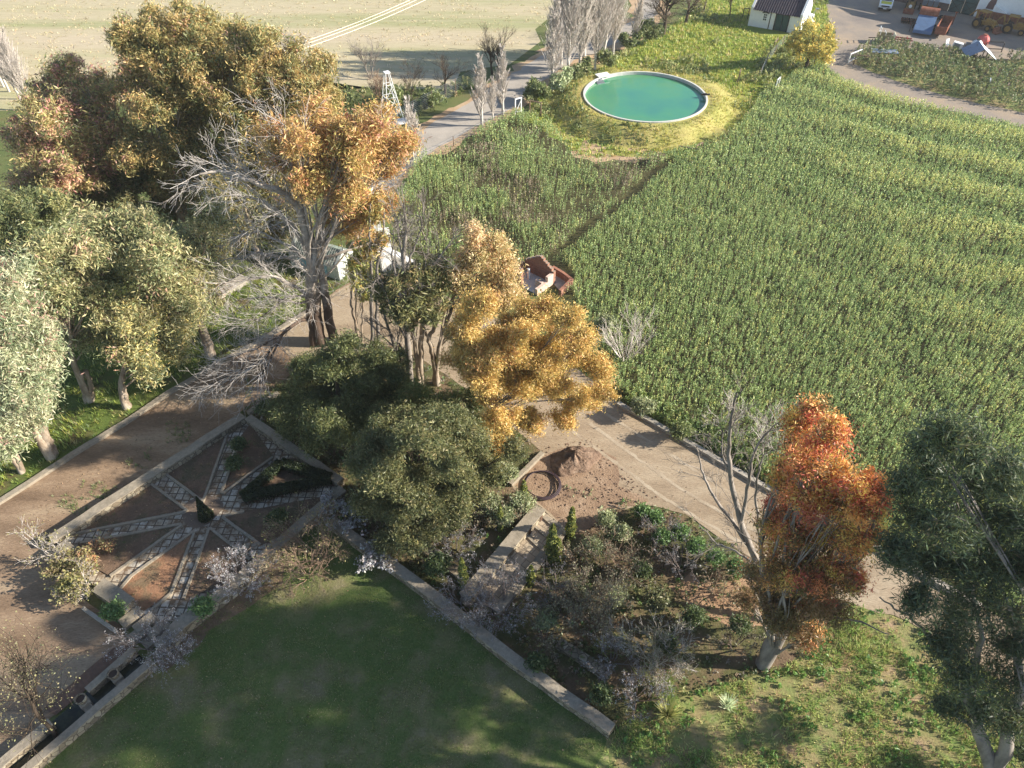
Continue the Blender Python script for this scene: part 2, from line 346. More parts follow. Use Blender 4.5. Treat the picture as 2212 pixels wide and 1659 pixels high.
DRIVE_L_PX = [(-120, 1140), (0, 1078), (117, 1002), (187, 957), (270, 907), (362, 845), (410, 816), (470, 778), (553, 736), (650, 676), (700, 645), (745, 615), (800, 590), (880, 590), (900, 650), (880, 720), (740, 760), (640, 800), (523, 890), (102, 1166), (178, 1290), (258, 1350), (292, 1397), (186, 1488), (107, 1556), (10, 1638), (-60, 1690), (-260, 1760), (-260, 1150)]
DRIVE_R_PX = [(700, 645), (760, 612), (850, 600), (960, 640), (1100, 700), (1250, 800), (1335, 866), (1440, 925), (1560, 995), (1665, 1053), (1800, 1125), (1960, 1215), (2110, 1300), (2300, 1420), (2300, 1560), (2130, 1455), (2060, 1400), (1960, 1340), (1830, 1300), (1740, 1280), (1640, 1215), (1560, 1165), (1480, 1110), (1400, 1090), (1330, 1100), (1260, 1150), (1222, 1146), (1170, 1096), (1110, 1060), (1105, 1040), (1170, 975), (1010, 840), (860, 745), (770, 760), (650, 800), (600, 740)]
add_sheet_px('drive', DRIVE_L_PX, .006, M_DIRT, jit=.15)
add_sheet_px('gravel_drive', DRIVE_R_PX, .010, M_DRIVE, jit=.15)
LAWN_PX = [(743, 1056), (715, 1130), (885, 1248), (990, 1330), (1106, 1422), (1322, 1580), (1330, 1600), (1250, 1720), (1150, 1900), (-60, 1900), (60, 1665), (132, 1600), (320, 1435), (400, 1345), (505, 1268)]
add_sheet_px('lawn', LAWN_PX, .004, M_LAWN, jit=.05)
FIELD_PX = [(860, 440), (905, 345), (985, 320), (1045, 284), (1115, 250), (1180, 262), (1200, 290), (1240, 340), (1300, 352), (1450, 335), (1520, 310), (1590, 275), (1620, 248), (1640, 210), (1690, 180), (1720, 158), (1780, 142), (1815, 176), (1870, 199), (1960, 226), (2080, 250), (2230, 284), (2400, 314), (2560, 600), (2560, 1250), (2212, 1330), (2110, 1290), (1960, 1205), (1800, 1115), (1665, 1040), (1560, 982), (1440, 912), (1335, 852), (1260, 795), (1255, 700), (1235, 640), (1190, 620), (1110, 585), (1000, 555), (930, 560), (850, 520)]
FIELD = G2(FIELD_PX)
sheet('field_soil', FIELD, .0025, M_FIELD, jit=.3)
BUSH_PX = [(715, 1126), (743, 1053), (523, 893), (640, 800), (770, 752), (860, 740), (1010, 835), (1172, 975), (1105, 1042), (1165, 1096), (1222, 1146), (1260, 1150), (1340, 1085), (1400, 1092), (1480, 1112), (1560, 1167), (1640, 1217), (1740, 1282), (1830, 1302), (1700, 1440), (1560, 1480), (1420, 1500), (1330, 1578), (1106, 1419), (990, 1326), (885, 1246)]
BUSH = G2(BUSH_PX)
sheet('planted_soil', BUSH, .0045, M_SOIL, jit=.15)
MEAD_PX = [(1330, 1580), (1420, 1500), (1560, 1480), (1700, 1440), (1830, 1302), (1960, 1342), (2060, 1402), (2130, 1457), (2300, 1560), (2400, 2000), (1200, 2000), (1250, 1720)]
MEAD = G2(MEAD_PX)
sheet('meadow_ground', MEAD, .0048, M_MEADOW, jit=.2)
GUMF_PX = [(-200, 1180), (0, 1076), (117, 1000), (187, 955), (270, 905), (362, 843), (410, 814), (470, 776), (553, 734), (650, 674), (740, 610), (560, 590), (430, 660), (250, 620), (0, 560), (-300, 560)]
GUMF = G2(GUMF_PX)
sheet('gum_floor_ground', GUMF, .003, ground_mat('shaded_grass', [(.3, lin(120, 120, 50)), (.5, lin(96, 116, 40)), (.65, lin(110, 92, 58)), (.8, lin(150, 146, 60))], [(.3, (.45, .45, .4)), (.7, (1, 1, 1))], .4, 7, .6, .6), jit=.1)
BARE_PX = [(1230, 330), (1262, 305), (1310, 308), (1400, 320), (1440, 334), (1380, 346), (1330, 352), (1270, 345)]
add_sheet_px('bare_patch', BARE_PX, .0065, M_VERGE, jit=.5)
add_sheet_px('bare_slope', [(1490, 1240), (1560, 1262), (1640, 1240), (1700, 1290), (1690, 1350), (1600, 1360), (1500, 1320), (1440, 1270)], .0085, ground_mat('bare_earth', [(.3, lin(160, 122, 88)), (.7, lin(184, 148, 110))], [(.3, (.6, .55, .5)), (.7, (1, 1, 1))], .8, 9, .4), jit=.4)

M_TRACK = ground_mat('packed_tyre_track', [(.3, lin(150, 130, 104)), (.45, lin(172, 152, 124)), (.6, lin(186, 168, 140)), (.75, lin(168, 148, 120))], [(.3, (.7, .68, .66)), (.7, (1, 1, 1))], .6, 12, .25, .5)
def track(px, wd, z):
    Lf, Rt = strip(P_in(px), wd); sheet('tyre_track', [tuple(q) for q in Lf]+[tuple(q) for q in Rt[::-1]], z, M_TRACK, jit=.11, step=.3)
def P_in(px): return [tuple(G(u, v)[:2]) for u, v in px]
for k, px in enumerate((((1235, 930), (1330, 1000), (1440, 1080), (1560, 1150), (1680, 1215), (1860, 1295)), ((1275, 915), (1370, 985), (1480, 1062), (1600, 1130), (1720, 1195), (1900, 1280)), ((1310, 895), (1420, 965), (1540, 1040)))): track(px, .2, .0155+.001*k)
# weeds patch on the right of the yard road
PATCH_PX = [(1838, 122), (1885, 103), (1960, 104), (2060, 112), (2110, 128), (2230, 128), (2420, 128), (2420, 284), (2240, 250), (2100, 220), (1980, 190), (1885, 156), (1845, 138)]
PATCH = G2(PATCH_PX)
sheet('patch_soil', PATCH, .016, M_MEADOW, jit=.1)

# ------------------------------------------------------------------ vegetation built from leaves
def plants(rng, P, H, k, L, W, spread, pal, idx=None, up=.8, jit=.25, z0=0.0):
    """upright weedy plants: k leaves round each stem"""
    n = len(P); t = rng.uniform(.12, 1, (n, k))**.8; a = rng.uniform(0, 2*math.pi, (n, k))
    rr = rng.uniform(.2, 1, (n, k))*spread*(1.05-t*.8)
    X = P[:, 0, None]+np.cos(a)*rr; Y = P[:, 1, None]+np.sin(a)*rr; Z = t*H[:, None]+(z0[:, None] if hasattr(z0, '__len__') else z0)
    C = np.stack((X, Y, Z), -1).reshape(-1, 3)
    if idx is None: idx = pick(rng, pal, n)
    col = colours(rng, pal, np.repeat(idx, k), n*k, jit)
    return C, col, L, W, up
def plant_obj(name, rng, P, H, k, L, W, spread, pal, label, cat, kind='stuff', **kw):
    C, col, L, W, up = plants(rng, P, H, k, L, W, spread, pal, **kw)
    o = obj(name, leafmesh(name, C, L, W, col, rng, up=up), None, GRASS); return tag(o, label, cat, kind=kind)
def blade_mesh(name, rng, P, H, n, W, pal, lean=.5, z=0.0, jit=.25, idx=None, rad_=.12):
    """n grass blades in a tuft at each point, triangles"""
    m = len(P); N = m*n; a = rng.uniform(0, 2*math.pi, N); rr = rng.uniform(0, rad_, N)
    B = np.repeat(np.c_[P, (z if hasattr(z, '__len__') else np.full(m, z))], n, 0); B[:, 0] += np.cos(a)*rr; B[:, 1] += np.sin(a)*rr
    h = np.repeat(H, n)*rng.uniform(.6, 1.2, N); l = rng.uniform(.1, 1, N)*lean*h
    a2 = a+rng.normal(size=N)*.6; tip = B+np.c_[np.cos(a2)*l, np.sin(a2)*l, h]
    wd = np.c_[-np.sin(a2), np.cos(a2), np.zeros(N)]*(W*rng.uniform(.6, 1.3, N))[:, None]/2
    V = np.stack((B-wd, B+wd, tip), 1).reshape(-1, 3)
    if idx is None: idx = pick(rng, pal, m)
    col = colours(rng, pal, np.repeat(idx, n), N, jit)
    return np_mesh(name, V, [np.arange(3*N).reshape(N, 3)], np.repeat(col, 3, 0))

# pool mound: centre, radius
RIM_Z = 1.15
pc = np.array((14.05, 74.9)); PR = 6.33
def mound_z(x, y):
    d = np.hypot(x-pc[0], y-pc[1]); a = np.arctan2(y-pc[1], x-pc[0])
    out = 10.2+.9*np.sin(a*2+.6)+.5*np.sin(a*3)
    t = np.clip((d-PR-.9)/(out-PR-.9), 0, 1); return (RIM_Z-.12)*(1-t*t*(3-2*t))
nA, nR = 140, 26
aa = np.linspace(0, 2*math.pi, nA, endpoint=False); rr = np.concatenate(([PR+.1], np.linspace(PR+.5, 12.2, nR-1)))
gx = pc[0]+np.cos(aa)[:, None]*rr; gy = pc[1]+np.sin(aa)[:, None]*rr
Pm = np.stack((gx.ravel(), gy.ravel()), 1)
gz = mound_z(gx, gy)+((vnoise(Pm, 1.3, 3)-.5)*.22).reshape(gx.shape)*np.clip((rr-PR)/1.5, 0, 1)*np.clip((12.2-rr)/2, 0, 1)
gz[:, -1] = -.03
i = np.arange(nA)[:, None]*nR; j = np.arange(nR-1)[None]; i2 = (np.arange(nA)[:, None]+1) % nA*nR
Fm = np.stack((i+j, i+j+1, i2+j+1, i2+j), -1).reshape(-1, 4)
mo = obj('grass_mound', np_mesh('grass_mound', np.c_[Pm, gz.ravel()], [Fm], smooth=True), None,
    ground_mat('mound_grass', [(.3, lin(170, 150, 84)), (.48, lin(178, 168, 84)), (.6, lin(150, 150, 62)), (.78, lin(190, 166, 120))], [(.3, (.5, .48, .4)), (.65, (1, 1, 1))], .3, 4, .7, .6)); mo['kind'] = 'structure'
for me_ in [mo.data]:
    if me_.polygons[0].normal.z < 0: me_.flip_normals()
res = empty('reservoir', (pc[0], pc[1], 0), 'round concrete farm reservoir of green water on a grassy mound', 'reservoir')
mb = MB(); n = 96; ri, ro = PR, PR+.19; ring = [(ri, .2), (ri, RIM_Z), (ro, RIM_Z), (ro, .2)]
V = [(math.cos(t)*r, math.sin(t)*r, z) for t in np.linspace(0, 2*math.pi, n, endpoint=False) for r, z in ring]
mb.add(V, [(4*k+a, 4*k+(a+1) % 4, 4*((k+1) % n)+(a+1) % 4, 4*((k+1) % n)+a) for k in range(n) for a in range(4)])
mb.obj('rim', plain_mat('rim_concrete', lin(196, 194, 186), .85, var=.15, scale=2), res)
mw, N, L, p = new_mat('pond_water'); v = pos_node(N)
c = ramp(N, L, noise(N, L, v, .12, 4, .6), [(.3, lin(92, 140, 86)), (.5, lin(70, 136, 102)), (.7, lin(58, 122, 108))])  # green to blue tones stand in for reflections, put into the water colour
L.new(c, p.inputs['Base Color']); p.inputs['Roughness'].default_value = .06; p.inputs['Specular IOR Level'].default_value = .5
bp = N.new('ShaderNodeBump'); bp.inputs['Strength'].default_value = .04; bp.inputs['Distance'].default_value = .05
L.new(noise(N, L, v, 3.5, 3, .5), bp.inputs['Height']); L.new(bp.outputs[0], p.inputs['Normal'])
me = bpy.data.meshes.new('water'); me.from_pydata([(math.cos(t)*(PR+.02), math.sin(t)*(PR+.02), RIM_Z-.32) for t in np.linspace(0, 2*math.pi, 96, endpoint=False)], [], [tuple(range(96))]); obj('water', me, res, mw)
q = G(1302, 163, RIM_Z)-np.array((pc[0], pc[1], 0))
mb = MB(); mb.box((q[0], q[1], RIM_Z+.07), (1.5, .9, .12), rad(25)); mb.obj('inlet_slab', WHITEP, res)
mb = MB()
for k in range(4): mb.box((q[0]-.55+.12*k, q[1]-.75-.3*k, RIM_Z-.1-.1*k), (.9, .26, .1), rad(25))
mb.obj('ladder', STEEL, res)
q = G(1526, 205, RIM_Z)-np.array((pc[0], pc[1], 0)); mb = MB(); mb.cyl((q[0]-.5, q[1], RIM_Z+.06), (q[0]+.35, q[1], RIM_Z+.06), .09); mb.box((q[0]-.1, q[1], RIM_Z+.08), (.25, .3, .14)); mb.obj('outlet_pipe', DARKM, res)

# ------------------------------------------------------------------ walls, kerbs, garden
def wall(name, path, wd, z0, z1, mat, label=None, cat='wall', cap=None, group=None, parent=None, jit=0.0):
    rng = np.random.default_rng(int(abs(path[0][0])*100)+7)
    D = []
    for a, b in zip(path[:-1], path[1:]):
        a, b = np.array(a[:2]), np.array(b[:2]); k = max(1, int(np.linalg.norm(b-a)/.8))
        D += [a+(b-a)*t/k+rng.normal(size=2)*jit*(t > 0) for t in range(k)]
    D.append(np.array(path[-1][:2]))
    Lf, Rt = strip(D, wd); n = len(D); mb = MB()
    V = []
    for l, r in zip(Lf, Rt):
        h = z1+rng.normal()*jit*.6; V += [(l[0], l[1], z0), (r[0], r[1], z0), (r[0], r[1], h), (l[0], l[1], h)]
    F = [(4*k+a, 4*k+4+a, 4*k+4+(a+1) % 4, 4*k+(a+1) % 4) for k in range(n-1) for a in (1, 2, 3)]+[(0, 1, 2, 3)[::-1], (4*n-4, 4*n-3, 4*n-2, 4*n-1)]
    F = [f[::-1] for f in F]
    mb.add(V, F); me = mb.mesh(name)
    bm = bmesh.new(); bm.from_mesh(me); bmesh.ops.recalc_face_normals(bm, faces=bm.faces); bm.to_mesh(me); bm.free()
    o = obj(name, me, parent, mat)
    if label: tag(o, label, cat, group)
    if cap:
        Lf, Rt = strip(D, wd+.07); V = []
        for l, r in zip(Lf, Rt): V += [(l[0], l[1], z1+.004), (r[0], r[1], z1+.004), (r[0], r[1], z1+.08), (l[0], l[1], z1+.08)]
        mc = MB(); mc.add(V, [f for f in F]); me = mc.mesh('coping'); bm = bmesh.new(); bm.from_mesh(me); bmesh.ops.recalc_face_normals(bm, faces=bm.faces); bm.to_mesh(me); bm.free()
        obj('coping', me, o, cap)
    return o
WT = .62
def P(px, z=WT): return [tuple(G(u, v, z)[:2]) for u, v in px]
wall('garden_wall', P([(525, 898), (320, 1030), (110, 1166)]), .5, -.1, WT, STONE, 'long stone wall between the star garden and the dirt drive', cap=CAP, jit=.018)
wall('garden_wall', P([(536, 902), (640, 975), (735, 1040)]), .42, -.1, WT-.003, STONE, 'stone wall of the star garden under the dark green trees', cap=CAP, jit=.018)
wall('garden_wall', P([(741, 1056), (660, 1124), (505, 1262), (430, 1318)]), .5, -.1, WT+.005, STONE, 'broad stone wall between the star garden and the lawn', cap=CAP, jit=.018)
wall('garden_wall', P([(128, 1178), (182, 1222)]), .7, -.1, WT, STONE, 'short wide stone wall at the garden corner behind the white sapling', cap=CAP, jit=.018)
wall('garden_wall', P([(212, 1264), (277, 1308)]), .7, -.1, WT, STONE, 'short wide stone wall beside the green shrub and the steps', cap=CAP, jit=.018)
wall('border_wall', P([(178, 1312), (252, 1364)], .2), .16, -.1, .2, CONC, 'thin low edging of the planting strip outside the garden wall', 'edging')
wall('lawn_wall', P([(714, 1126), (885, 1248), (990, 1328), (1106, 1421), (1322, 1576)], .55), .45, -.1, .55, STONE, 'long low stone wall along the right side of the lawn', cap=CAP, jit=.018)
wall('border_wall', P([(905, 1172), (988, 1234), (1060, 1288)], .25), .5, -.1, .25, STONE, 'low stone border behind the white blossom by the terrace steps', 'edging')
wall('border_wall', P([(1206, 1386), (1262, 1422), (1318, 1460)], .25), .5, -.1, .25, STONE, 'low stone border among the dark shrubs right of the lawn', 'edging')
add_sheet_px('bare_lawn_edge', [(392, 1350), (440, 1318), (505, 1268), (575, 1222), (620, 1215), (610, 1262), (540, 1310), (470, 1352), (430, 1395), (350, 1445), (330, 1440)], .0075, ground_mat('bare_brown_edge', [(.3, lin(110, 90, 70)), (.6, lin(140, 116, 88)), (.8, lin(120, 116, 70))], [(.3, (.5, .48, .45)), (.7, (1, 1, 1))], .9, 9, .5, .6), jit=.4)
# kerbs of the drives
def kerb(px, label, h=.16, wd=.28, mat=CONC): wall('stone_kerb', P(px, h), wd, -.05, h, mat, label, 'kerb', jit=.015)
kerb([(-60, 1116), (0, 1080), (60, 1042), (117, 1005), (187, 960), (270, 910), (362, 847), (410, 820), (470, 782), (553, 739), (655, 677), (700, 648)], 'pale stone kerb between the left dirt drive and the gum trees', .18, .34, CAP)
kerb([(1335, 868), (1440, 926), (1560, 996), (1665, 1055), (1800, 1127), (1960, 1217), (2120, 1308)], 'grey kerb between the gravel drive and the tall green field', .22, .3)
kerb([(1172, 976), (1140, 1008), (1102, 1044)], 'sunlit pale kerb beside the earth heap and pipe coil', .25, .25, CAP)
kerb([(600, 846), (560, 872), (536, 890)], 'short stone kerb by the drive at the corner of the dark trees', .3, .3, CAP)
# star garden: beds, paving, edging
GZ = .22
BEDS = [('upper bed between the drive wall and the paths to it', [(350, 1017), (430, 1076), (440, 1080), (496, 922)]),
        ('left bed along the drive wall', [(319, 1038), (400, 1101), (150, 1151), (134, 1150)]),
        ('lower left bed full of dry weeds', [(170, 1170), (390, 1131), (235, 1243), (160, 1200)]),
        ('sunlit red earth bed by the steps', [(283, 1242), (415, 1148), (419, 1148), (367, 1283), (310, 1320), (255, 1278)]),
        ('lower bed behind the white blossom shrub', [(451, 1139), (513, 1188), (545, 1215), (480, 1262), (395, 1296)]),
        ('right bed behind the bare brown shrub', [(480, 1114), (527, 1104), (714, 1069), (640, 1135), (565, 1178)]),
        ('upper right bed under the dark trees', [(521, 940), (477, 1060), (478, 1066), (590, 985), (540, 915)]),
        ('right bed inside the clipped dark hedge', [(513, 1078), (609, 990), (640, 990), (738, 1038)])]
gpoly = P([(523, 898), (740, 1052), (505, 1264), (390, 1344), (300, 1330), (200, 1262), (112, 1168)], GZ)
M_BED_SHADE = ground_mat('shaded_bed_earth', [(.3, lin(112, 92, 74)), (.5, lin(136, 108, 84)), (.62, lin(108, 98, 72)), (.8, lin(150, 124, 98))], [(.3, (.4, .38, .36)), (.7, (1, 1, 1))], .9, 12, .5, .7)
def paving_mat():
    m, N, L, p = new_mat('diamond_paving'); v = pos_node(N)
    mp = N.new('ShaderNodeMapping'); mp.inputs['Rotation'].default_value = (0, 0, rad(2)); L.new(v, mp.inputs['Vector'])
    b = N.new('ShaderNodeTexBrick'); b.offset = 0; b.inputs['Scale'].default_value = 1; b.inputs['Brick Width'].default_value = .42; b.inputs['Row Height'].default_value = .42; b.inputs['Mortar Size'].default_value = .035
    b.inputs['Color1'].default_value = (*lin(206, 198, 182), 1); b.inputs['Color2'].default_value = (*lin(168, 154, 132), 1); b.inputs['Mortar'].default_value = (*lin(92, 82, 72), 1)
    L.new(mp.outputs[0], b.inputs['Vector'])
    n = noise(N, L, v, 2.2, 5, .7); c = mixc(N, L, ramp(N, L, n, [(.42, (0, 0, 0)), (.62, (1, 1, 1))]), b.outputs['Color'], lin(112, 92, 72))
    L.new(c, p.inputs['Base Color']); p.inputs['Roughness'].default_value = .9; p.inputs['Specular IOR Level'].default_value = .2; return m
sheet('garden_path', gpoly, GZ-.06, paving_mat(), jit=0)
cc = G(434, 1103, GZ); ring = [(cc[0]+math.cos(t)*1.05*(1+.12*math.sin(3*t)), cc[1]+math.sin(t)*1.05) for t in np.linspace(0, 2*math.pi, 24, endpoint=False)]
sheet('garden_path_centre', ring, GZ-.054, ground_mat('worn_gravel', [(.3, lin(112, 94, 78)), (.7, lin(136, 116, 98))], [(.3, (.6, .6, .6)), (.7, (1, 1, 1))], 1.2, 14, .3), jit=.08, step=.3)
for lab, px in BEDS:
    poly = P(px, GZ); sheet('bed_soil', poly, GZ-.01, M_BED_LIT if 'sunlit' in lab else M_BED_SHADE, jit=0)  # warmer earth in the sunlit bed, duller elsewhere: light put into the colour
def edging(px, label, wd=.14):
    wall('bed_edging', P(px, GZ+.07), wd, .05, GZ+.07, CAP, label, 'edging', group='stone edgings round the beds of the star garden', jit=.008)
edging([(352, 1019), (428, 1075), (438, 1080), (440, 1076), (495, 925)], 'stone edging round the upper earth bed next to the drive wall')
edging([(320, 1040), (402, 1101), (395, 1105), (152, 1153)], 'stone edging round the left earth bed next to the drive wall')
edging([(172, 1172), (388, 1131), (391, 1134), (237, 1243)], 'stone edging of the lower left bed with dry weeds')
edging([(258, 1272), (283, 1243), (414, 1149), (418, 1152), (369, 1280), (325, 1318)], 'sunlit stone edging of the orange red earth bed')
edging([(396, 1292), (451, 1141), (454, 1140), (540, 1208)], 'stone edging of the lower bed behind the white blossom')
edging([(562, 1176), (482, 1117), (484, 1113), (527, 1104)], 'stone edging pointing at the centre right of the cypress cone')
edging([(521, 942), (482, 1052), (478, 1062), (484, 1063), (589, 986)], 'stone edging round the upper right bed under the dark trees')
edging([(515, 1081), (620, 1060), (714, 1043)], 'stone edging along the clipped hedge on its lower side')

def hedge_obj(name, path, wd, z0, h, label):
    rng = np.random.default_rng(5); S = []
    for a, b in zip(path[:-1], path[1:]):
        a, b = np.array(a), np.array(b); L_ = np.linalg.norm(b-a); m = int(L_*5200*wd); t = rng.uniform(0, 1, m); d = (b-a)/L_; nn = np.array((-d[1], d[0]))
        s = rng.uniform(-1, 1, m)*wd/2; S.append(np.c_[a+np.outer(t, b-a)+np.outer(s, nn), z0+h*rng.uniform(0, 1, m)**.4])
    S = np.concatenate(S); pal = [(5, lin(40, 52, 28)), (3, lin(52, 66, 32)), (1, lin(34, 40, 26))]
    col = colours(rng, pal, pick(rng, pal, len(S)), len(S))
    root = empty(name, (0, 0, 0), label, 'hedge')
    obj('foliage', leafmesh(name, S, .09, .06, col, rng), root, LEAF)
    mb = MB(); mb.prism([tuple(x) for x in path[:-1]], z0-.1, z0+.02); 
    st = Wood(); 
    for q in S[::60]: st.seg((q[0], q[1], z0-.1), (q[0], q[1], q[2]), .012, .008)
    obj('stems', st.mesh('stems'), root, BARK_DARK); return root
hp = P([(526, 1076), (608, 1002), (716, 1036)], GZ+.3); hp.append(hp[0]); hedge_obj('clipped_hedge', hp, .55, GZ, .6, 'dark clipped hedge round a triangular bed in the star garden')

# rill with walls, plinths and urns in the lower left, and steps
WR = .5
sheet('rill_water', P([(290, 1406), (322, 1432), (132, 1598), (60, 1662), (-30, 1720), (-60, 1690), (107, 1563), (185, 1496)], .12), .1, plain_mat('dark_rill_water', lin(34, 40, 34), .25, var=.5, scale=3, spec=.5, col2=lin(58, 62, 44), cut=(.45, .7)), jit=0)
wall('rill_wall', P([(330, 1428), (250, 1496), (132, 1598), (57, 1662), (-20, 1730)], WR), .3, -.1, WR, STONE, 'stone wall of the rill facing the lawn', cap=CAP, jit=.018)
wall('rill_wall', P([(290, 1402), (240, 1446), (188, 1492)], WR), .26, -.1, WR-.004, STONE, 'stone wall between the rill and the red brick walk', cap=CAP, jit=.018)
wall('rill_wall', P([(110, 1560), (60, 1602), (12, 1642), (-40, 1690)], WR), .34, -.1, WR, STONE, 'stone rill wall in the bottom left corner under the bare tree', cap=CAP, jit=.018)
wall('rill_wall', P([(430, 1318), (385, 1352), (345, 1400)], WR+.1), .6, -.1, WR+.1, STONE, 'sunlit stone wall end between the steps and the lawn', cap=CAP, jit=.018)
sheet('brick_path', P([(282, 1388), (292, 1398), (186, 1490), (120, 1545), (95, 1530), (190, 1445), (245, 1400)], .05), .05, brick_mat('red_brick_paving', lin(134, 102, 84), lin(116, 92, 78), lin(108, 96, 86), 1, False), jit=0)
st = empty('garden_steps', tuple(G(300, 1350)), 'broad pale stone steps beside the white blossom shrub', 'steps')
b0 = G(300, 1350)
for k, (u, v) in enumerate([(282, 1332), (312, 1344), (342, 1358), (300, 1364), (330, 1376)]):
    c = G(u, v, .3)-b0; mb = MB(); mb.box((c[0], c[1], .15-.04*(k > 2)), (1.0, .55, .34-.08*(k > 2)), rad(50)); mb.obj('step', CAP, st)
def urn(u, v, label, full=True):
    b = G(u, v, .7); e = empty('stone_urn', (b[0], b[1], 0), label, 'urn'); e.scale = (.68, .68, .78)
    mb = MB(); mb.box((0, 0, .3), (.62, .62, .7), rad(50)); mb.box((.34, -.3, .2), (.5, .45, .5), rad(50)); mb.obj('plinth', CAP, e)
    mb = MB(); prof = [(.2, .652), (.17, .72), (.27, .84), (.34, .98), (.33, 1.08), (.36, 1.12), (.29, 1.12), (.26, 1.02)]; n = 20
    V = [(math.cos(t)*r, math.sin(t)*r, z) for r, z in prof for t in np.linspace(0, 2*math.pi, n, endpoint=False)]
    mb.add(V, [(k*n+a, k*n+(a+1) % n, (k+1)*n+(a+1) % n, (k+1)*n+a) for k in range(len(prof)-1) for a in range(n)]); mb.obj('bowl', STONE, e, True)
    mb = MB(); mb.add([(math.cos(t)*.27, math.sin(t)*.27, 1.04) for t in np.linspace(0, 2*math.pi, n, endpoint=False)], [tuple(range(n))]); mb.obj('soil', plain_mat('urn_soil', lin(70, 55, 45)), e)
urn(246, 1458, 'round stone urn on a plinth across the dark rill')
urn(176, 1512, 'shaded stone urn on its plinth behind bare branches near the lawn edge')

# terrace with stepped path
TZ = .55
tr = empty('stone_terrace', tuple(G(1150, 1130)), 'sunlit pale walled stone terrace with stepped paving by the pipe coil', 'terrace')
tb = G(1150, 1130)
def loc(ps): return [(x-tb[0], y-tb[1]) for x, y in ps]
wall('side_wall', loc(P([(1167, 1097), (1120, 1152), (1075, 1206), (1004, 1290)], TZ)), .62, 0, TZ, STONE, cap=CAP, parent=tr)
wall('side_wall', loc(P([(1222, 1142), (1180, 1192), (1150, 1230), (1070, 1322)], .3)), .4, 0, .3, STONE, cap=CAP, parent=tr)
wall('kerb_stone', loc(P([(1177, 1114), (1214, 1140)], .12)), .16, 0, .12, CAP, parent=tr)
pv = loc(P([(1176, 1106), (1224, 1142), (1074, 1318), (1010, 1292)], .06)); mb = MB(); mb.prism(pv, 0, .06)
mpv, N, L, p = new_mat('terrace_paving'); v = pos_node(N); mp = N.new('ShaderNodeMapping'); mp.inputs['Rotation'].default_value = (0, 0, rad(40)); L.new(v, mp.inputs['Vector'])
b = N.new('ShaderNodeTexBrick'); b.inputs['Scale'].default_value = 1; b.inputs['Brick Width'].default_value = .62; b.inputs['Row Height'].default_value = .42; b.inputs['Mortar Size'].default_value = .02
for k, c in (('Color1', lin(170, 152, 128)), ('Color2', lin(184, 168, 144)), ('Mortar', lin(128, 114, 96))): b.inputs[k].default_value = (*c, 1)
L.new(mp.outputs[0], b.inputs['Vector']); L.new(mixc(N, L, .5, b.outputs['Color'], ramp(N, L, noise(N, L, v, 3, 5, .7), [(.3, (.5, .5, .5)), (.7, (1, 1, 1))]), 'MULTIPLY'), p.inputs['Base Color']); p.inputs['Roughness'].default_value = .9
mb.obj('paving', mpv, tr)
for u, v in ((1164, 1114), (1140, 1142)):
    c = G(u, v, .3)-tb; mb = MB(); mb.box((c[0]+.04, c[1]-.1, .3), (.2, .24, .44), rad(50)); mb.obj('niche', plain_mat('dark_brown_block', lin(96, 74, 60), .9), tr)
for k in range(3):
    c = G(1186-16*k, 1128+22*k, .1)-tb; mb = MB(); mb.box((c[0], c[1], .09), (.14, 1.35, .1), rad(42)); mb.obj('step_edge', CAP, tr)
wall('step_block', P([(1002, 1284), (1020, 1298)], .3), .6, 0, .3, CAP, 'sunlit square stone block at the foot of the terrace steps', 'step')

# earth heap and pipe coil
add_sheet_px('disturbed_earth', [(1112, 1050), (1165, 990), (1215, 968), (1290, 965), (1345, 1005), (1335, 1050), (1400, 1085), (1330, 1098), (1262, 1150), (1222, 1140), (1170, 1092)], .0125, ground_mat('reddish_loose_earth', [(.3, lin(136, 108, 84)), (.5, lin(160, 130, 100)), (.7, lin(178, 150, 120))], [(.3, (.5, .48, .46)), (.65, (1, 1, 1))], .9, 10, .6, .65), jit=.35)
hb = G(1240, 996); rng = np.random.default_rng(11); n = 84; m = 30; V = []
for a in range(n):
    for b in range(m):
        r = b/(m-1); t = 2*math.pi*a/n; R = 1.12*(1+.2*math.sin(2*t+.4)+.1*math.sin(5*t))
        z = .8*(1-r)**.8*(1+.16*math.sin(3*t+1)+.1*math.sin(7*t)); xx, yy = math.cos(t)*R*r*1.2, math.sin(t)*R*r; z += (.16*(vnoise(np.array([[xx, yy]]), .35, 2)[0]-.5)+rng.normal()*.022)*(r < .97); V.append((xx, yy, max(z, -.02) if r < .99 else -.03))
hm = ground_mat('heap_earth', [(.3, lin(120, 94, 74)), (.55, lin(152, 124, 100)), (.75, lin(180, 154, 128))], [(.3, (.4, .38, .36)), (.7, (1, 1, 1))], 1.6, 7, 1.0, .7)
me = np_mesh('earth_heap', V, [np.array([(a*m+b, ((a+1) % n)*m+b, ((a+1) % n)*m+b+1, a*m+b+1) for a in range(n) for b in range(m-1)])])
o = obj('earth_heap', me, None, hm); o.location = (hb[0], hb[1], .012); tag(o, 'heap of loose brown earth at the edge of the gravel drive', 'earth heap')
if me.polygons[5].normal.z < 0: me.flip_normals()
pcn = G(1171, 1050); mb = MB(); rng = np.random.default_rng(3)
for k in range(3):
    R = 1.05-.06*k; mb.tube([(math.cos(t)*R*(1+.02*math.sin(2*t+k)), math.sin(t)*R*.98, .07+.05*k+.03*math.sin(3*t+k)) for t in np.linspace(0, 2*math.pi, 49)], .035, 6, False)
o = mb.obj('pipe_coil', plain_mat('black_pipe', lin(62, 48, 52), .6), None, True); o.location = (pcn[0], pcn[1], .02); tag(o, 'coil of dark plastic pipe lying on bare earth beside the heap', 'pipe coil')
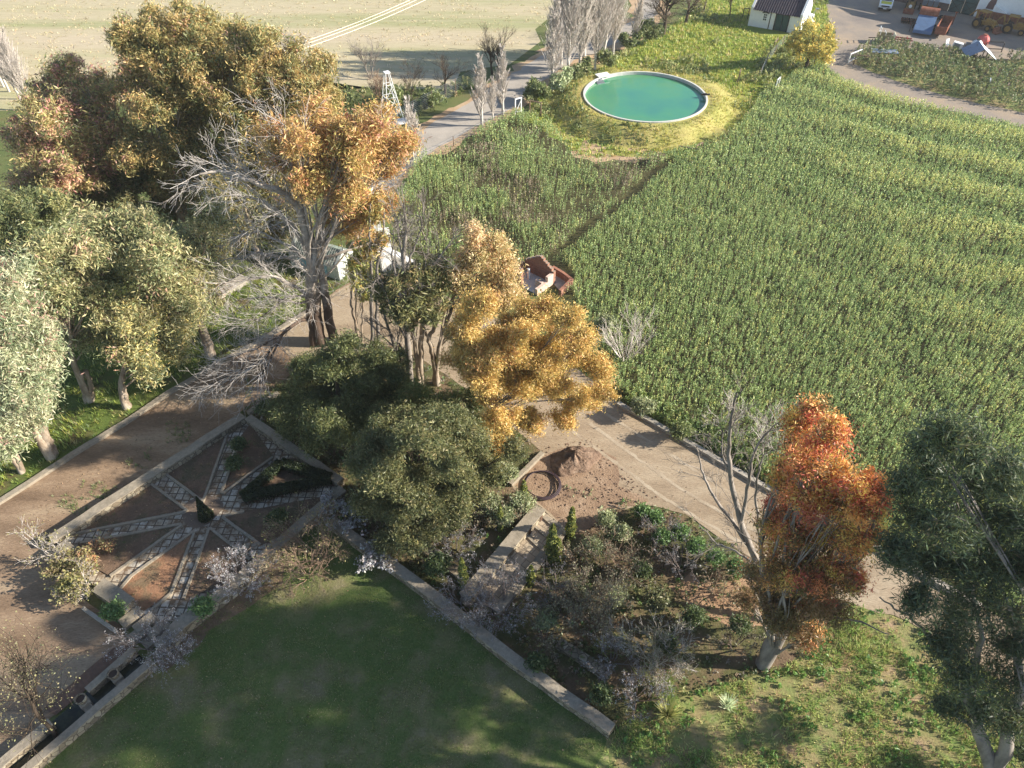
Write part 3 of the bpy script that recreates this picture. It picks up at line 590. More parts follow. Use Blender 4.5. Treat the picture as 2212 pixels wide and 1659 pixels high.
# clods scattered round the heap
rng = np.random.default_rng(21); hp_ = scatter(rng, G2([(1160, 965), (1280, 950), (1330, 1000), (1420, 1075), (1330, 1095), (1230, 1110), (1150, 1060)]), 22); V = []; F = []
for k, (x, y) in enumerate(hp_):
    s = rng.uniform(.02, .09); b = len(V)
    for d in ((1, 0, 0), (-1, 0, 0), (0, 1, 0), (0, -1, 0), (0, 0, 1), (0, 0, -.3)): V.append((x+d[0]*s*rng.uniform(.6, 1.2), y+d[1]*s*rng.uniform(.6, 1.2), .01+d[2]*s*.8))
    F += [(b+i_, b+j_, b+k_) for i_, j_, k_ in ((0, 2, 4), (2, 1, 4), (1, 3, 4), (3, 0, 4))]
o = obj('earth_clods', np_mesh('earth_clods', V, [np.array(F)]), None, hm); tag(o, 'loose clods of earth scattered round the heap on the gravel', 'clods', kind='stuff')
# ------------------------------------------------------------------ buildings
def corr(mb, x0, x1, e, r, per=.3, amp=.035):
    """corrugated slope from eave e=(y,z) to ridge r=(y,z)"""
    k = int((x1-x0)/per*6); xs = np.linspace(x0, x1, k+1); dy, dz = r[0]-e[0], r[1]-e[1]; L_ = math.hypot(dy, dz); ny, nz = -dz/L_, dy/L_
    if nz < 0: ny, nz = -ny, -nz
    V = []
    for x in xs:
        a = amp*math.sin((x-x0)/per*2*math.pi)
        for t in (0, 1): V.append((x, e[0]+dy*t+ny*a, e[1]+dz*t+nz*a))
    mb.add(V, [(2*i_, 2*i_+2, 2*i_+3, 2*i_+1) for i_ in range(k)])
def gable(mb, x0, x1, y0, y1, ze, zr, z0=0.0):
    ym = (y0+y1)/2; prof = [(y0, z0), (y1, z0), (y1, ze), (ym, zr), (y0, ze)]
    V = [(x0, y, z) for y, z in prof]+[(x1, y, z) for y, z in prof]
    mb.add(V, [(0, 1, 2, 3, 4)[::-1], (5, 6, 7, 8, 9)]+[(i_, (i_+1) % 5, 5+(i_+1) % 5, 5+i_) for i_ in range(5)])
ROOF = plain_mat('dark_corrugated_roof', lin(52, 48, 58), .5, .25, var=.3, scale=2, col2=lin(72, 62, 66))
h = empty('white_cottage', (31.06, 99.99, 0), 'whitewashed farm cottage with dark corrugated roof on the sunny grass slope', 'cottage', rz=rad(-30.1))
mb = MB(); mb.box((1.44, .16, 1.05), (2.28, .32, 2.1)); mb.box((2.72+.28, .16, 1.05), (.55, .32, 2.1)); mb.box((5.7, .16, 1.05), (1.2, .32, 2.1)); mb.box((4.2, .16, 2.02), (1.8, .32, .16))
mb.box((3.3, 4.84, 1.05), (6.0, .32, 2.1)); gable(mb, 0, .3, -.03, 5.03, 2.3, 4.15); gable(mb, 6.3, 6.6, -.03, 5.03, 2.3, 4.15)
mb.obj('wall', WHITEWASH, h)
mb = MB(); corr(mb, .31, 6.29, (-.22, 2.03), (2.5, 3.95)); corr(mb, .31, 6.29, (5.22, 2.03), (2.5, 3.95)); mb.obj('roof', ROOF, h)
wi = MB().box((2.0, -.03, 1.35), (.5, .06, .85)).obj('window', WHITEP, h)
mb = MB()
for a in range(2):
    for b_ in range(3): mb.box((1.89+.22*a, -.062, 1.08+.27*b_), (.17, .02, .2))
mb.obj('pane', GLASS, wi)
mb = MB(); mb.box((1.83, -.1, 1.93), (.5, .16, .1), 0, (0, rad(-18))); mb.box((2.2, -.1, 1.93), (.5, .16, .1), 0, (0, rad(18))); mb.obj('window_hood', DARKM, wi)
dr = MB().box((4.2, .1, .94), (1.62, .08, 1.88)).obj('door', GREEN_DOOR, h)
mb = MB(); mb.box((3.34, .05, .96), (.12, .2, 1.92)); mb.box((5.04, .05, .96), (.12, .2, 1.92)); mb.box((4.19, .05, 1.98), (1.82, .21, .13)); mb.box((4.2, .03, .95), (.04, .08, 1.8)); mb.obj('frame', DARKM, dr)
for xx, yy in ((4.2, .02), (5.0, -.1), (2.0, -.1)): MB().box((xx, yy, 2.05), (.09, .3, .09)).obj('rafter_end', DARKM, h)
MB().box((7.25, 2.8, .45), (.9, 1.1, .9)).obj('stoop', WHITEWASH, h); MB().box((6.95, 4.0, .7), (.65, .6, 1.4)).obj('chimney_stub', WHITEWASH, h)
mb = MB(); mb.tube([(7.3, 3.0, .9), (7.35, 3.0, 1.9), (7.6, 2.9, 2.4)], .05); mb.box((7.65, 2.9, 2.45), (.4, .3, .08)); mb.obj('vent_pipe', STEEL, h)

yb = empty('farm_shed', (59.89, 105.78, 0), 'long white farm building with big green doors behind the machinery yard', 'building', rz=rad(-39.2))
mb = MB(); mb.box((-4.1, .25, 2.9), (8.2, .5, 5.8)); mb.box((14.7, .25, 3.9), (22.7, .5, 7.8)); mb.box((1.67, .25, 4.8), (3.34, .5, 2.0)); mb.box((26.0, 4.5, 3.9), (.5, 8.0, 7.8)); mb.obj('wall', WHITEWASH, yb)
mb = MB(); corr(mb, 3.4, 26.2, (-.3, 7.7), (4.5, 9.6), .4, .04); mb.obj('roof', ROOF, yb)
mb = MB(); mb.box((-4.1, -.02, .45), (8.2, .1, .9)); mb.obj('stone_plinth', plain_mat('brown_plinth', lin(120, 98, 86), .9, var=.3), yb)
for x in (.84, 2.5):
    d = MB().box((x, .12, 1.9), (1.62, .1, 3.8)).obj('door', GREEN_DOOR, yb)
    mb = MB()
    for z in (.1, 1.45, 2.6, 3.7): mb.box((x, .05, z), (1.6, .06, .1))
    for dx in (-.76, .76): mb.box((x+dx, .045, 1.9), (.1, .06, 3.76))
    for s_ in (1, -1): mb.box((x, .04, .78), (1.9, .05, .08), 0, (0, s_*rad(40)))
    mb.obj('brace', plain_mat('dark_green_paint', lin(34, 56, 54), .6), d)
mb = MB(); mb.box((6.9, -1.0, .6), (6.2, .3, 1.2)); mb.box((13.5, -1.0, .55), (6.0, .3, 1.1)); mb.obj('rusty_screen', RUST, yb)
for x in (5.4, 10.2): MB().add([(x, -.7, 0), (x+1.7, -.7, 0), (x+1.7, 0, 0), (x, 0, 0), (x, -.7, 1.9), (x+1.7, -.7, 1.25), (x+1.7, 0, 1.25), (x, 0, 1.9)], [(3,2,1,0),(4,5,6,7),(0,1,5,4),(1,2,6,5),(2,3,7,6),(3,0,4,7)]).obj('buttress', WHITEWASH, yb)
for x in (4.4, 9.3): MB().add([(x, -.04, 1.2), (x+1.0, -.04, 1.2), (x+.95, -.04, 2.6), (x+.55, -.04, 2.9), (x+.1, -.04, 1.9)], [(0, 1, 2, 3, 4)]).obj('broken_plaster', plain_mat('bare_brick', lin(110, 84, 80), .9), yb)

# cottage seen through the dead branches, white yard walls, concrete edge
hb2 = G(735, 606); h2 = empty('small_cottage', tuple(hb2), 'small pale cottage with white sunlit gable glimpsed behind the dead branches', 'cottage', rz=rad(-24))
mb = MB(); gable(mb, -.25, 0, 0, 2.1, 1.35, 2.15); gable(mb, -4.4, -4.15, 0, 2.1, 1.35, 2.15); mb.box((-2.2, .14, .65), (3.9, .26, 1.3)); mb.box((-2.2, 1.96, .65), (3.9, .26, 1.3)); mb.obj('wall', plain_mat('shade_dulled_plaster', lin(186, 190, 180), .9, var=.15, scale=2), h2)  # white wall dulled to grey green: its shade is put into the colour
mb = MB(); corr(mb, -4.13, -.28, (-.15, 1.3), (1.05, 2.05), .2, .018); corr(mb, -4.13, -.28, (2.25, 1.3), (1.05, 2.05), .2, .018); mb.obj('roof', plain_mat('grey_green_roof', lin(112, 120, 110), .6, .1, var=.2, scale=2), h2)
for xx, zz, ww, hh in ((-3.2, .75, .9, .7), (-1.4, .6, .7, 1.1)): MB().box((xx, -.02, zz), (ww, .06, hh)).obj('window', plain_mat('blue_shutter', lin(120, 165, 180), .6), h2)
wall('yard_wall', P([(832, 540), (828, 492)], 1.3), .85, 0, 1.3, WHITEWASH, 'thick white yard wall corner behind the tall bare tree')
wall('yard_wall', P([(813, 478), (808, 452), (797, 405)], 1.3), .6, 0, 1.3, WHITEWASH, 'white yard wall running up beside the orange crown')
wall('yard_wall', P([(843, 541), (873, 556), (904, 573)], 1.1), .5, 0, 1.1, WHITEWASH, 'low white wall descending right towards the olive crown')
mb = MB(); c = G(832, 545, 1.3); mb.box((c[0], c[1]-.3, .75), (.8, .8, 1.5), rad(20)); mb.box((c[0], c[1]-.3, 1.56), (.95, .95, .12), rad(20)); o = mb.obj('gate_pillar', WHITEWASH); tag(o, 'square white gate pillar at the bend of the yard walls', 'pillar')
a, b = G(459, 638, .3), G(530, 598, .3); wall('concrete_apron', [tuple(a[:2]), tuple(b[:2])], 1.0, -.05, .3, CONC, 'sunlit concrete slab edge between the gum trees and the pale cottage', 'slab')
fn = empty('steel_railing', tuple(a), 'dark railing fence beside the concrete slab under the gums', 'railing'); d = (b-a)/np.linalg.norm(b-a); nn = np.array((-d[1], d[0], 0)); mb = MB()
for k in range(22): q_ = d*.22*k+nn*.6; mb.cyl((q_[0], q_[1], -.3), (q_[0], q_[1], 1.0), .018, 5)
mb.obj('baluster', DARKM, fn); mb = MB(); e_ = d*.22*21+nn*.6; s_ = nn*.6
for z in (.95, -.05): mb.cyl((s_[0], s_[1], z), (e_[0], e_[1], z), .025, 5)
mb.obj('rail', DARKM, fn)

# roofless brick outhouse in the field edge
def z4(x, y, z=0): return G(1106+x*.0781, 535.7+y*.0781, z)
BRICK = brick_mat('red_brick', lin(172, 118, 94), lin(146, 98, 80), lin(168, 148, 130)); BRICK_LIT = brick_mat('sunlit_brick', lin(226, 198, 180), lin(212, 180, 160), lin(214, 200, 184))  # pale brick puts sunlight into the colour of the lit walls
r0 = z4(350, 610); r1 = z4(1140, 1000); rd = (r1-r0)[:2]; RL = float(np.linalg.norm(rd)); ra = math.atan2(rd[1], rd[0])
ru = empty('brick_ruin', tuple(r0), 'roofless red brick outhouse with a stepped gable at the edge of the green field', 'ruin', rz=ra)
def gwall(mb, y0, th, frac0, frac1, eave, apex):
    n_ = 14; top = []
    for k in range(n_+1):
        x = RL*(frac0+(frac1-frac0)*k/n_); hh = eave+(apex-eave)*(1-abs(x/RL-.52)/.52)
        top.append((x, hh))
    V = []; F = []
    for k in range(n_):
        (xa, ha), (xb, hb_) = top[k], top[k+1]; hh = round((ha+hb_)/2/.09)*.09; mb.box(((xa+xb)/2, y0+th/2, hh/2), (xb-xa-.002, th, hh))
mb = MB(); gwall(mb, 0, .24, 0, 1, .95, 1.95); mb.obj('gable_wall', BRICK, ru)
mb = MB(); gwall(mb, -1.75, .22, -.02, .4, .85, 1.75); mb.obj('gable_wall', BRICK, ru)
mb = MB(); mb.box((-.0, -.9, .45), (.22, 1.45, .9)); mb.obj('side_wall', BRICK, ru)
mb = MB(); mb.box((RL-.12, -.35, .48), (.24, .66, .96)); mb.box((RL-.55, -1.0, .3), (.6, .22, .6)); mb.box((RL-.12, -1.3, .28), (.24, 1.2, .56)); mb.obj('side_wall', BRICK_LIT, ru)
mb = MB(); mb.box((RL*.45, -.9, .02), (RL*1.05, 1.8, .05)); mb.obj('floor_slab', plain_mat('pale_cement', lin(205, 196, 184), .9, var=.12, scale=2), ru)
mb = MB(); mb.box((RL*.36, -.75, .5), (.16, .16, 1.0)); mb.obj('post', WHITEWASH, ru)
ye = [z4(1130, 500, .6), z4(1400, 660, .6), z4(1650, 850, .6), z4(1480, 1020, .6), z4(1330, 1170, .6)]
wl = lambda q: [(float(x[0]), float(x[1])) for x in q]
wall('yard_enclosure', wl(ye), .22, 0, .6, BRICK, 'low red brick enclosure beside the roofless outhouse', 'wall')
sheet('yard_floor', wl([z4(1130, 560), z4(1640, 900), z4(1330, 1210), z4(1160, 1010)]), .03, CONC, jit=0)

# ------------------------------------------------------------------ farm yard machinery
def wheel(parent, c, r, wd, ax, hub=None, name='wheel'):
    """wheel with its axle along the local x ('x') or y ('y') axis"""
    n_ = 18; mb = MB(); prof = [(r*.6, -.5), (r*.93, -.5), (r, -.3), (r, .3), (r*.93, .5), (r*.6, .5)]
    def pt(rr_, s_, t):
        p_ = (s_*wd, math.cos(t)*rr_, math.sin(t)*rr_) if ax == 'x' else (math.cos(t)*rr_, s_*wd, math.sin(t)*rr_) if ax == 'y' else (math.cos(t)*rr_, math.sin(t)*rr_, s_*wd)
        return tuple(p_[i_]+c[i_] for i_ in range(3))
    V = [pt(a, s_, t) for a, s_ in prof for t in np.linspace(0, 2*math.pi, n_, endpoint=False)]
    mb.add(V, [(k*n_+a, k*n_+(a+1) % n_, (k+1)*n_+(a+1) % n_, (k+1)*n_+a) for k in range(len(prof)-1) for a in range(n_)])
    o_ = mb.obj(name, TYRE, parent)
    mb = MB(); mb.add([pt(r*.6, .3, t) for t in np.linspace(0, 2*math.pi, n_, endpoint=False)], [tuple(range(n_))]); mb.add([pt(r*.6, -.3, t) for t in np.linspace(0, 2*math.pi, n_, endpoint=False)], [tuple(range(n_))])
    mb.add([pt(r*.2, .42, t) for t in np.linspace(0, 2*math.pi, 10, endpoint=False)]+[pt(r*.2, -.42, t) for t in np.linspace(0, 2*math.pi, 10, endpoint=False)], [tuple(range(10)), tuple(range(10, 20))]+[(i_, (i_+1) % 10, 10+(i_+1) % 10, 10+i_) for i_ in range(10)])
    mb.obj('rim', hub or STEEL, o_); return o_
def profile(mb, prof, x0, x1):
    n_ = len(prof); V = [(x0, y, z) for y, z in prof]+[(x1, y, z) for y, z in prof]
    mb.add(V, [tuple(range(n_))[::-1], tuple(range(n_, 2*n_))]+[(i_, (i_+1) % n_, n_+(i_+1) % n_, n_+i_) for i_ in range(n_)]); return mb
pk = empty('pickup_truck', (50.27, 105.78, .012), 'white pickup truck with a yellow bonnet parked facing the yard road', 'pickup', rz=rad(-24))
profile(MB(), [(.05, .32), (4.6, .32), (4.6, 1.0), (2.75, 1.0), (2.6, 1.52), (1.75, 1.55), (1.2, 1.02), (.15, .92), (.05, .8)], 0, 1.66).obj('body', WHITEP, pk)
MB().add([(.16, .2, .932), (1.5, .2, .932), (1.5, 1.12, 1.03), (.16, 1.12, 1.03)], [(0, 1, 2, 3)]).obj('bonnet', plain_mat('bonnet_yellow', lin(205, 195, 60), .5, var=.2), pk)
MB().add([(.12, 1.235, 1.06), (1.54, 1.235, 1.06), (1.46, 1.74, 1.52), (.2, 1.74, 1.52)], [(0, 1, 2, 3)]).obj('windscreen', GLASS, pk)
MB().box((1.665, 2.1, 1.25), (.02, .8, .34)).obj('side_window', GLASS, pk)
mb = MB(); mb.box((.83, .03, .68), (1.05, .06, .16)); mb.obj('grille', DARKM, pk)
for x in (.2, 1.46): mb = MB(); mb.cyl((x, .0, .68), (x, .06, .68), .1); mb.obj('headlight', plain_mat('lamp_glass', lin(215, 220, 225), .2, spec=.6), pk)
mb = MB(); mb.box((.83, -.04, .42), (1.7, .14, .16)); mb.obj('bumper', DARKM, pk); MB().box((.83, -.12, .43), (.44, .02, .11)).obj('number_plate', WHITEP, pk)
for x, y in ((.12, .85), (1.54, .85), (.12, 3.6), (1.54, 3.6)): wheel(pk, (x, y, .33), .33, .2, 'x')

def loader(loc_, rz, label, s=.82):
    e = empty('loader_tractor', loc_, label, 'loader', 'yellow loader tractors in the farm yard', rz); e.scale = (s, s, s)
    mb = MB(); mb.box((0, .2, .95), (.9, 2.6, .5)); profile(mb, [(-1.7, .8), (-.2, .8), (-.2, 1.6), (-1.5, 1.5), (-1.7, 1.3)], -.38, .38); mb.obj('body', YELLOW, e)
    mb = MB()
    for x in (-.6, .6):
        for y in (0, 1.2): mb.box((x, y, 1.75), (.09, .09, 1.3))
    mb.box((0, .6, 2.42), (1.45, 1.5, .1)); mb.obj('cab_frame', YELLOW, e)
    mb = MB(); mb.box((0, .75, 1.3), (.5, .5, .2)); mb.box((0, 1.0, 1.6), (.5, .12, .5)); mb.obj('seat', DARKM, e)
    for x in (-.75, .75): wheel(e, (x, .85, .72), .72, .4, 'x', YELLOW)
    for x in (-.68, .68): wheel(e, (x, -1.15, .45), .45, .28, 'x', YELLOW)
    mb = MB()
    for x in (-.62, .62): mb.tube([(x, -.1, 1.25), (x, -1.3, 1.35), (x, -2.3, .5)], .09, 6)
    mb.obj('loader_arm', YELLOW, e)
    profile(MB(), [(-2.2, .15), (-2.9, .1), (-2.95, .2), (-2.35, .3), (-2.25, .85), (-2.15, .85)], -.95, .95).obj('bucket', RUST, e)
    mb = MB(); mb.tube([(0, 1.5, .9), (.1, 2.0, 2.3)], [.13, .1], 6); mb.tube([(.1, 2.0, 2.3), (.1, 2.9, 1.2)], [.1, .08], 6); mb.obj('rear_boom', YELLOW, e)
    mb = MB(); mb.cyl((-.25, -1.0, 1.5), (-.25, -1.0, 2.1), .05); mb.obj('exhaust', DARKM, e); return e
g1 = G(2122, 62); loader((g1[0], g1[1], .012), rad(30), 'yellow loader with raised arm in front of the rusty screen')
g1 = G(2186, 72); loader((g1[0], g1[1], .012), rad(55), 'yellow loader half hidden at the right edge of the yard')
g1 = G(1964, 22); e = loader((g1[0], g1[1], .012), rad(-28), 'small yellow tractor with pale round nose beside the pickup', .7)
mb = MB(); mb.cyl((0, -1.78, 1.15), (0, -1.7, 1.15), .3, 14); mb.obj('nose_plate', WHITEP, e)
g1 = G(2003, 26); e = empty('seed_planter', (g1[0], g1[1], .012), 'dark steel planter with yellow frame standing near the green doors', 'farm implement', rz=rad(-30))
mb = MB(); mb.box((0, 0, .6), (2.2, .15, .15)); mb.box((0, .9, .6), (2.2, .15, .15)); mb.box((.9, .45, .6), (.12, 1.0, .12)); mb.box((-.9, .45, .6), (.12, 1.0, .12)); mb.box((0, -.9, .5), (.12, 1.7, .12)); mb.obj('frame', YELLOW, e)
for x in (-.7, 0, .7): mb = MB(); profile(mb, [(.0, .75), (.8, .75), (.9, 1.4), (-.1, 1.4)], x-.28, x+.28); mb.obj('hopper', STEEL, e)
for x in (-1.2, 1.2): wheel(e, (x, .4, .42), .42, .2, 'x')
g1 = G(1966, 52); e = empty('disc_harrow', (g1[0], g1[1], .012), 'rusty disc harrow lying in shade before the blue hopper', 'farm implement', rz=rad(-25))
mb = MB(); mb.box((0, 0, .35), (2.4, .12, .1)); mb.box((0, .8, .35), (2.4, .12, .1)); mb.box((-.5, .4, .36), (.1, .9, .1)); mb.box((.5, .4, .36), (.1, .9, .1)); mb.box((0, -.7, .3), (.1, 1.4, .1)); mb.obj('frame', RUST, e)
mb = MB()
for y in (0, .8):
    for k in range(9): mb.cyl((-1.1+.275*k, y, .25), (-1.07+.275*k, y+.02, .25), .26, 10)
mb.obj('disc', DARKM, e)
# blue hopper machine
e = empty('threshing_machine', (51.3, 96.6, .012), 'old blue sheet metal machine with a rusty rounded hood', 'farm machine', rz=rad(-28))
BLUEM = plain_mat('faded_blue_paint', lin(86, 110, 140), .6, .1, var=.2, scale=2)
profile(MB(), [(0, .25), (3.6, .25), (3.6, 1.7), (3.0, 1.75), (.1, .6)], 0, 2.2).obj('body', BLUEM, e)
mb = MB(); n_ = 16; V = [(x, 3.6+math.cos(t)*.85, 1.55+math.sin(t)*.85) for x in (0, 2.25) for t in np.linspace(-.4, math.pi, n_)]
mb.add(V, [(k, k+1, n_+k+1, n_+k) for k in range(n_-1)]+[tuple(range(n_))[::-1], tuple(range(n_, 2*n_))]); mb.obj('hood', RUST, e)
mb = MB(); V = [(2.27, 3.6+math.cos(t)*.8, 1.55+math.sin(t)*.8) for t in np.linspace(-.4, math.pi, n_)]; mb.add(V, [tuple(range(n_))]); mb.obj('end_plate', WHITEP, e)
mb = MB(); mb.box((2.23, 1.8, 1.05), (.06, 3.4, .1), 0, (rad(21), 0)); mb.box((-.03, 1.8, 1.05), (.06, 3.4, .1), 0, (rad(21), 0)); mb.tube([(-.4, .6, .1), (-.4, .7, 1.1), (.1, .8, 1.1)], .05); mb.obj('side_rail', DARKM, e)
for x in (-.12, 2.32): wheel(e, (x, 2.6, .4), .4, .2, 'x')
e = empty('trough_trailer', (53.6, 95.6, .012), 'rusty open trough trailer standing beside the blue machine', 'trailer', rz=rad(-33))
mb = MB(); mb.box((.6, 2.5, .45), (1.2, 5, .08)); mb.box((0, 2.5, .9), (.06, 5, .85)); mb.box((1.23, 2.5, .9), (.06, 5, .85)); mb.box((.61, -.03, .9), (1.2, .06, .85)); mb.box((.61, 5.03, .9), (1.2, .06, .85)); mb.obj('trough', RUST, e)
mb = MB(); mb.tube([(.6, -.1, .4), (.6, -1.2, .35)], .06); mb.obj('drawbar', DARKM, e); mb = MB(); mb.tube([(1.3, 5.2, .3), (1.3, 5.2, 1.8)], .06); mb.box((1.3, 5.2, 1.83), (.35, .2, .1)); mb.obj('stake', RUST, e)
for x in (-.1, 1.32): wheel(e, (x, 2.4, .36), .36, .18, 'x')
# small trailer
e = empty('box_trailer', tuple(G(1893, 94, .012)), 'small tan box trailer with a pale tailgate and ladder rack', 'trailer', rz=rad(-14))
mb = MB(); mb.box((.85, .6, .55), (1.7, 1.2, .06)); mb.box((.85, 0, .78), (1.7, .05, .5)); mb.box((.85, 1.2, .78), (1.7, .05, .5)); mb.box((0, .6, .78), (.05, 1.2, .5)); mb.obj('box', plain_mat('tan_paint', lin(150, 140, 105), .6), e)
MB().box((1.85, .6, .78), (.06, 1.3, .75), 0, (0, rad(14))).obj('tailgate', plain_mat('cream_paint', lin(215, 208, 180), .6), e)
mb = MB()
for y in (.05, 1.15): mb.cyl((.1, y, 1.0), (.1, y, 1.75), .03); mb.cyl((.75, y, 1.0), (.75, y, 1.3), .03)
mb.cyl((.1, .05, 1.72), (.1, 1.15, 1.72), .04); mb.cyl((.1, .05, 1.35), (.1, 1.15, 1.35), .03); mb.cyl((.75, .05, 1.28), (.75, 1.15, 1.28), .03); mb.obj('rack', WHITEP, e)
for y in (-.14, 1.34): wheel(e, (.85, y, .33), .33, .17, 'y', WHITEP)
mb = MB(); mb.tube([(0, .6, .5), (-1.0, .6, .45)], .05); mb.obj('drawbar', DARKM, e)
g1 = G(1945, 93); e = empty('red_plough', (g1[0], g1[1], .012), 'heap of dark red plough frames between the small trailer and blue machine', 'farm implement', rz=rad(-20))
mb = MB(); REDM = plain_mat('dark_red_paint', lin(120, 42, 38), .7, var=.35, scale=5)
mb.box((0, 0, .4), (2.6, .12, .12)); mb.box((0, .6, .45), (2.4, .12, .12)); mb.box((-.8, .3, .55), (.1, 1.0, .1)); mb.box((.6, .3, .55), (.1, 1.0, .1)); mb.box((-1.0, .1, .5), (.1, .8, .8), .4); mb.obj('frame', REDM, e)
mb = MB()
for k in range(7): mb.tube([(-1.1+.36*k, .3, .5), (-1.1+.36*k, .1, .1), (-1.0+.36*k, -.25, .02)], [.05, .05, .03], 5)
mb.obj('tine', RUST, e)
for u, v, lab in ((2017, 41, 'tyre with yellow hub lying left in front of the green doors'), (2036, 42, 'tyre with yellow hub lying right in front of the green doors')):
    g1 = G(u, v); e = empty('spare_tyre', (g1[0], g1[1], .012), lab, 'tyre', 'loose tyres with yellow hubs'); wheel(e, (0, 0, .2), .55, .36, 'z', YELLOW, 'tyre')
# round tanks, tin shed, pipe frame, junk
def ball(name, u, v, r, mat, label, lid):
    g_ = G(u, v); e = empty(name, (g_[0], g_[1], .012), label, 'tank'); n_, m_ = 20, 10; mb = MB()
    V = [(math.cos(t)*r*math.sin(f), math.sin(t)*r*math.sin(f), r*.9-r*.9*math.cos(f)) for f in np.linspace(.05, math.pi-.3, m_) for t in np.linspace(0, 2*math.pi, n_, endpoint=False)]
    mb.add(V, [(k*n_+a, k*n_+(a+1) % n_, (k+1)*n_+(a+1) % n_, (k+1)*n_+a) for k in range(m_-1) for a in range(n_)]); mb.obj('shell', mat, e, True)
    mb = MB(); mb.cyl((0, 0, r*1.72), (0, 0, r*1.9), r*.34, 14); mb.obj('lid', lid, e)
    mb = MB()
    for k in range(8):
        t = k*math.pi/4; mb.tube([(math.cos(t)*r*1.01*math.sin(f), math.sin(t)*r*1.01*math.sin(f), r*.9-r*.91*math.cos(f)) for f in np.linspace(.4, 2.6, 8)], .015, 4)
    mb.obj('rib', lid, e)
ball('round_tank', 2119, 99, .72, plain_mat('faded_red_plastic', lin(190, 92, 88), .6, var=.2), 'round faded red tank beside the farm yard', RUST)
ball('round_tank', 2105, 108, .66, plain_mat('white_plastic', lin(225, 228, 230), .5, var=.06), 'round white tank in front of the red one', DARKM)
g1 = G(2112, 138); e = empty('tin_shelter', (g1[0], g1[1], .012), 'low tin roofed shelter half buried in weeds', 'shelter', rz=rad(78)); TIN = plain_mat('blue_grey_tin', lin(140, 152, 168), .45, .35, var=.12, scale=2, col2=lin(122, 96, 84), cut=(.55, .72))
mb = MB(); corr(mb, -.4, 2.6, (-1.6, .75), (0, 1.75), .2, .025); corr(mb, -.4, 2.6, (1.6, .75), (0, 1.75), .2, .025); mb.obj('roof', TIN, e)
mb = MB()
for x in (-.3, 2.5):
    for y in (-1.5, 1.5): mb.box((x, y, .38), (.1, .1, .76))
    mb.box((x, 0, .85), (.1, .1, 1.7)); mb.box((x, 0, .72), (.08, 3.0, .08))
mb.obj('post', WOODP, e)
g1 = G(2142, 112); e = empty('bent_pipe_hoop', (g1[0], g1[1], .012), 'bent dark pipe frame standing behind the tin shelter', 'pipe frame', rz=rad(-8)); mb = MB(); mb.tube([(-1.1, 0, 0), (-.95, 0, 1.0), (-.7, 0, 1.15), (.9, 0, 1.15), (1.05, 0, 1.0), (1.1, 0, 0)], .06, 7); mb.cyl((-1.0, 0, .35), (1.05, 0, .35), .05); mb.obj('pipe', DARKM, e)
g1 = G(2065, 106); e = empty('white_cabinet', (g1[0], g1[1], .012), 'scrapped white cabinet tipped over at the edge of the weeds', 'cabinet', rz=rad(-25)); mb = MB(); mb.box((0, 0, .4), (1.1, .65, .75), 0, (0, rad(8))); mb.obj('case', WHITEP, e); MB().box((-.1, -.34, .45), (.7, .03, .5), 0, (0, rad(8))).obj('door', STEEL, e)
g1 = G(2045, 104); e = empty('garden_chair', (g1[0], g1[1], .012), 'white plastic chair among scrap beside the rusty trough', 'chair', rz=rad(20)); mb = MB(); mb.box((0, 0, .42), (.5, .5, .04)); mb.obj('seat', WHITEP, e); MB().box((0, .26, .72), (.5, .05, .6), 0, (rad(-12), 0)).obj('backrest', WHITEP, e)
for x in (-.22, .22):
    for y in (-.22, .22): MB().box((x, y, .2), (.05, .05, .4)).obj('leg', WHITEP, e)
g1 = G(2092, 104); e = empty('metal_crate', (g1[0], g1[1], .012), 'small grey metal crate on sand beside the white cabinet', 'crate', rz=rad(-20)); mb = MB(); mb.box((0, 0, .3), (.95, .5, .05)); mb.box((0, -.25, .45), (.95, .04, .3)); mb.box((0, .25, .45), (.95, .04, .3)); mb.box((-.47, 0, .45), (.04, .5, .3)); mb.box((.47, 0, .45), (.04, .5, .3)); mb.obj('tray', STEEL, e); mb = MB(); mb.box((-.4, 0, .14), (.06, .4, .28)); mb.box((.4, 0, .14), (.06, .4, .28)); mb.obj('foot', DARKM, e)

# ------------------------------------------------------------------ gates, posts, fences, tower, wires
def frame(name, u, v, w_, h_, rz, mat, label, cat, brace=False, solid=False, post=None):
    g_ = G(u, v); e = empty(name, (g_[0], g_[1], .0), label, cat, rz=rz); t = .09
    for xx in (0, w_): MB().box((xx, 0, h_/2), (t, t, h_)).obj('post', post or mat, e)
    mb = MB(); mb.box((w_/2, 0, h_+t/2+.001), (w_+t, t*1.15, t)); mb.obj('top_rail', mat, e)
    if brace: mb = MB(); L_ = math.hypot(w_, h_); mb.box((w_/2, 0, h_*.45), (L_*.95, t*.6, t*.6), 0, (0, -math.atan2(h_*.85, w_))); mb.box((w_/2, 0, .15), (w_-t, t*.7, t*.7)); mb.obj('brace', mat, e)
    return e
frame('white_gate', 1113, 246, .75, 1.5, rad(35), WHITEP, 'white braced gate frame beside the brown posts at the field corner', 'gate', True)
frame('post_frame', 1144, 246, 1.25, 1.35, rad(-25), WOODP, 'dark wooden post frame right of the white gate', 'post frame')
frame('post_frame', 1593, 181, 1.1, 1.2, rad(70), WOODP, 'post frame with a pale top rail above the pool mound', 'post frame')
frame('post_frame', 1465, 328, 1.9, .55, rad(-20), WOODP, 'low wooden rail left of the pair below the pool', 'rail')
frame('post_frame', 1502, 329, 1.0, .6, rad(45), WOODP, 'low bleached rail right of the pair below the pool', 'rail')
frame('post_frame', 1673, 199, .85, 1.3, rad(55), WHITEP, 'white topped post frame standing alone in the green field', 'post frame')
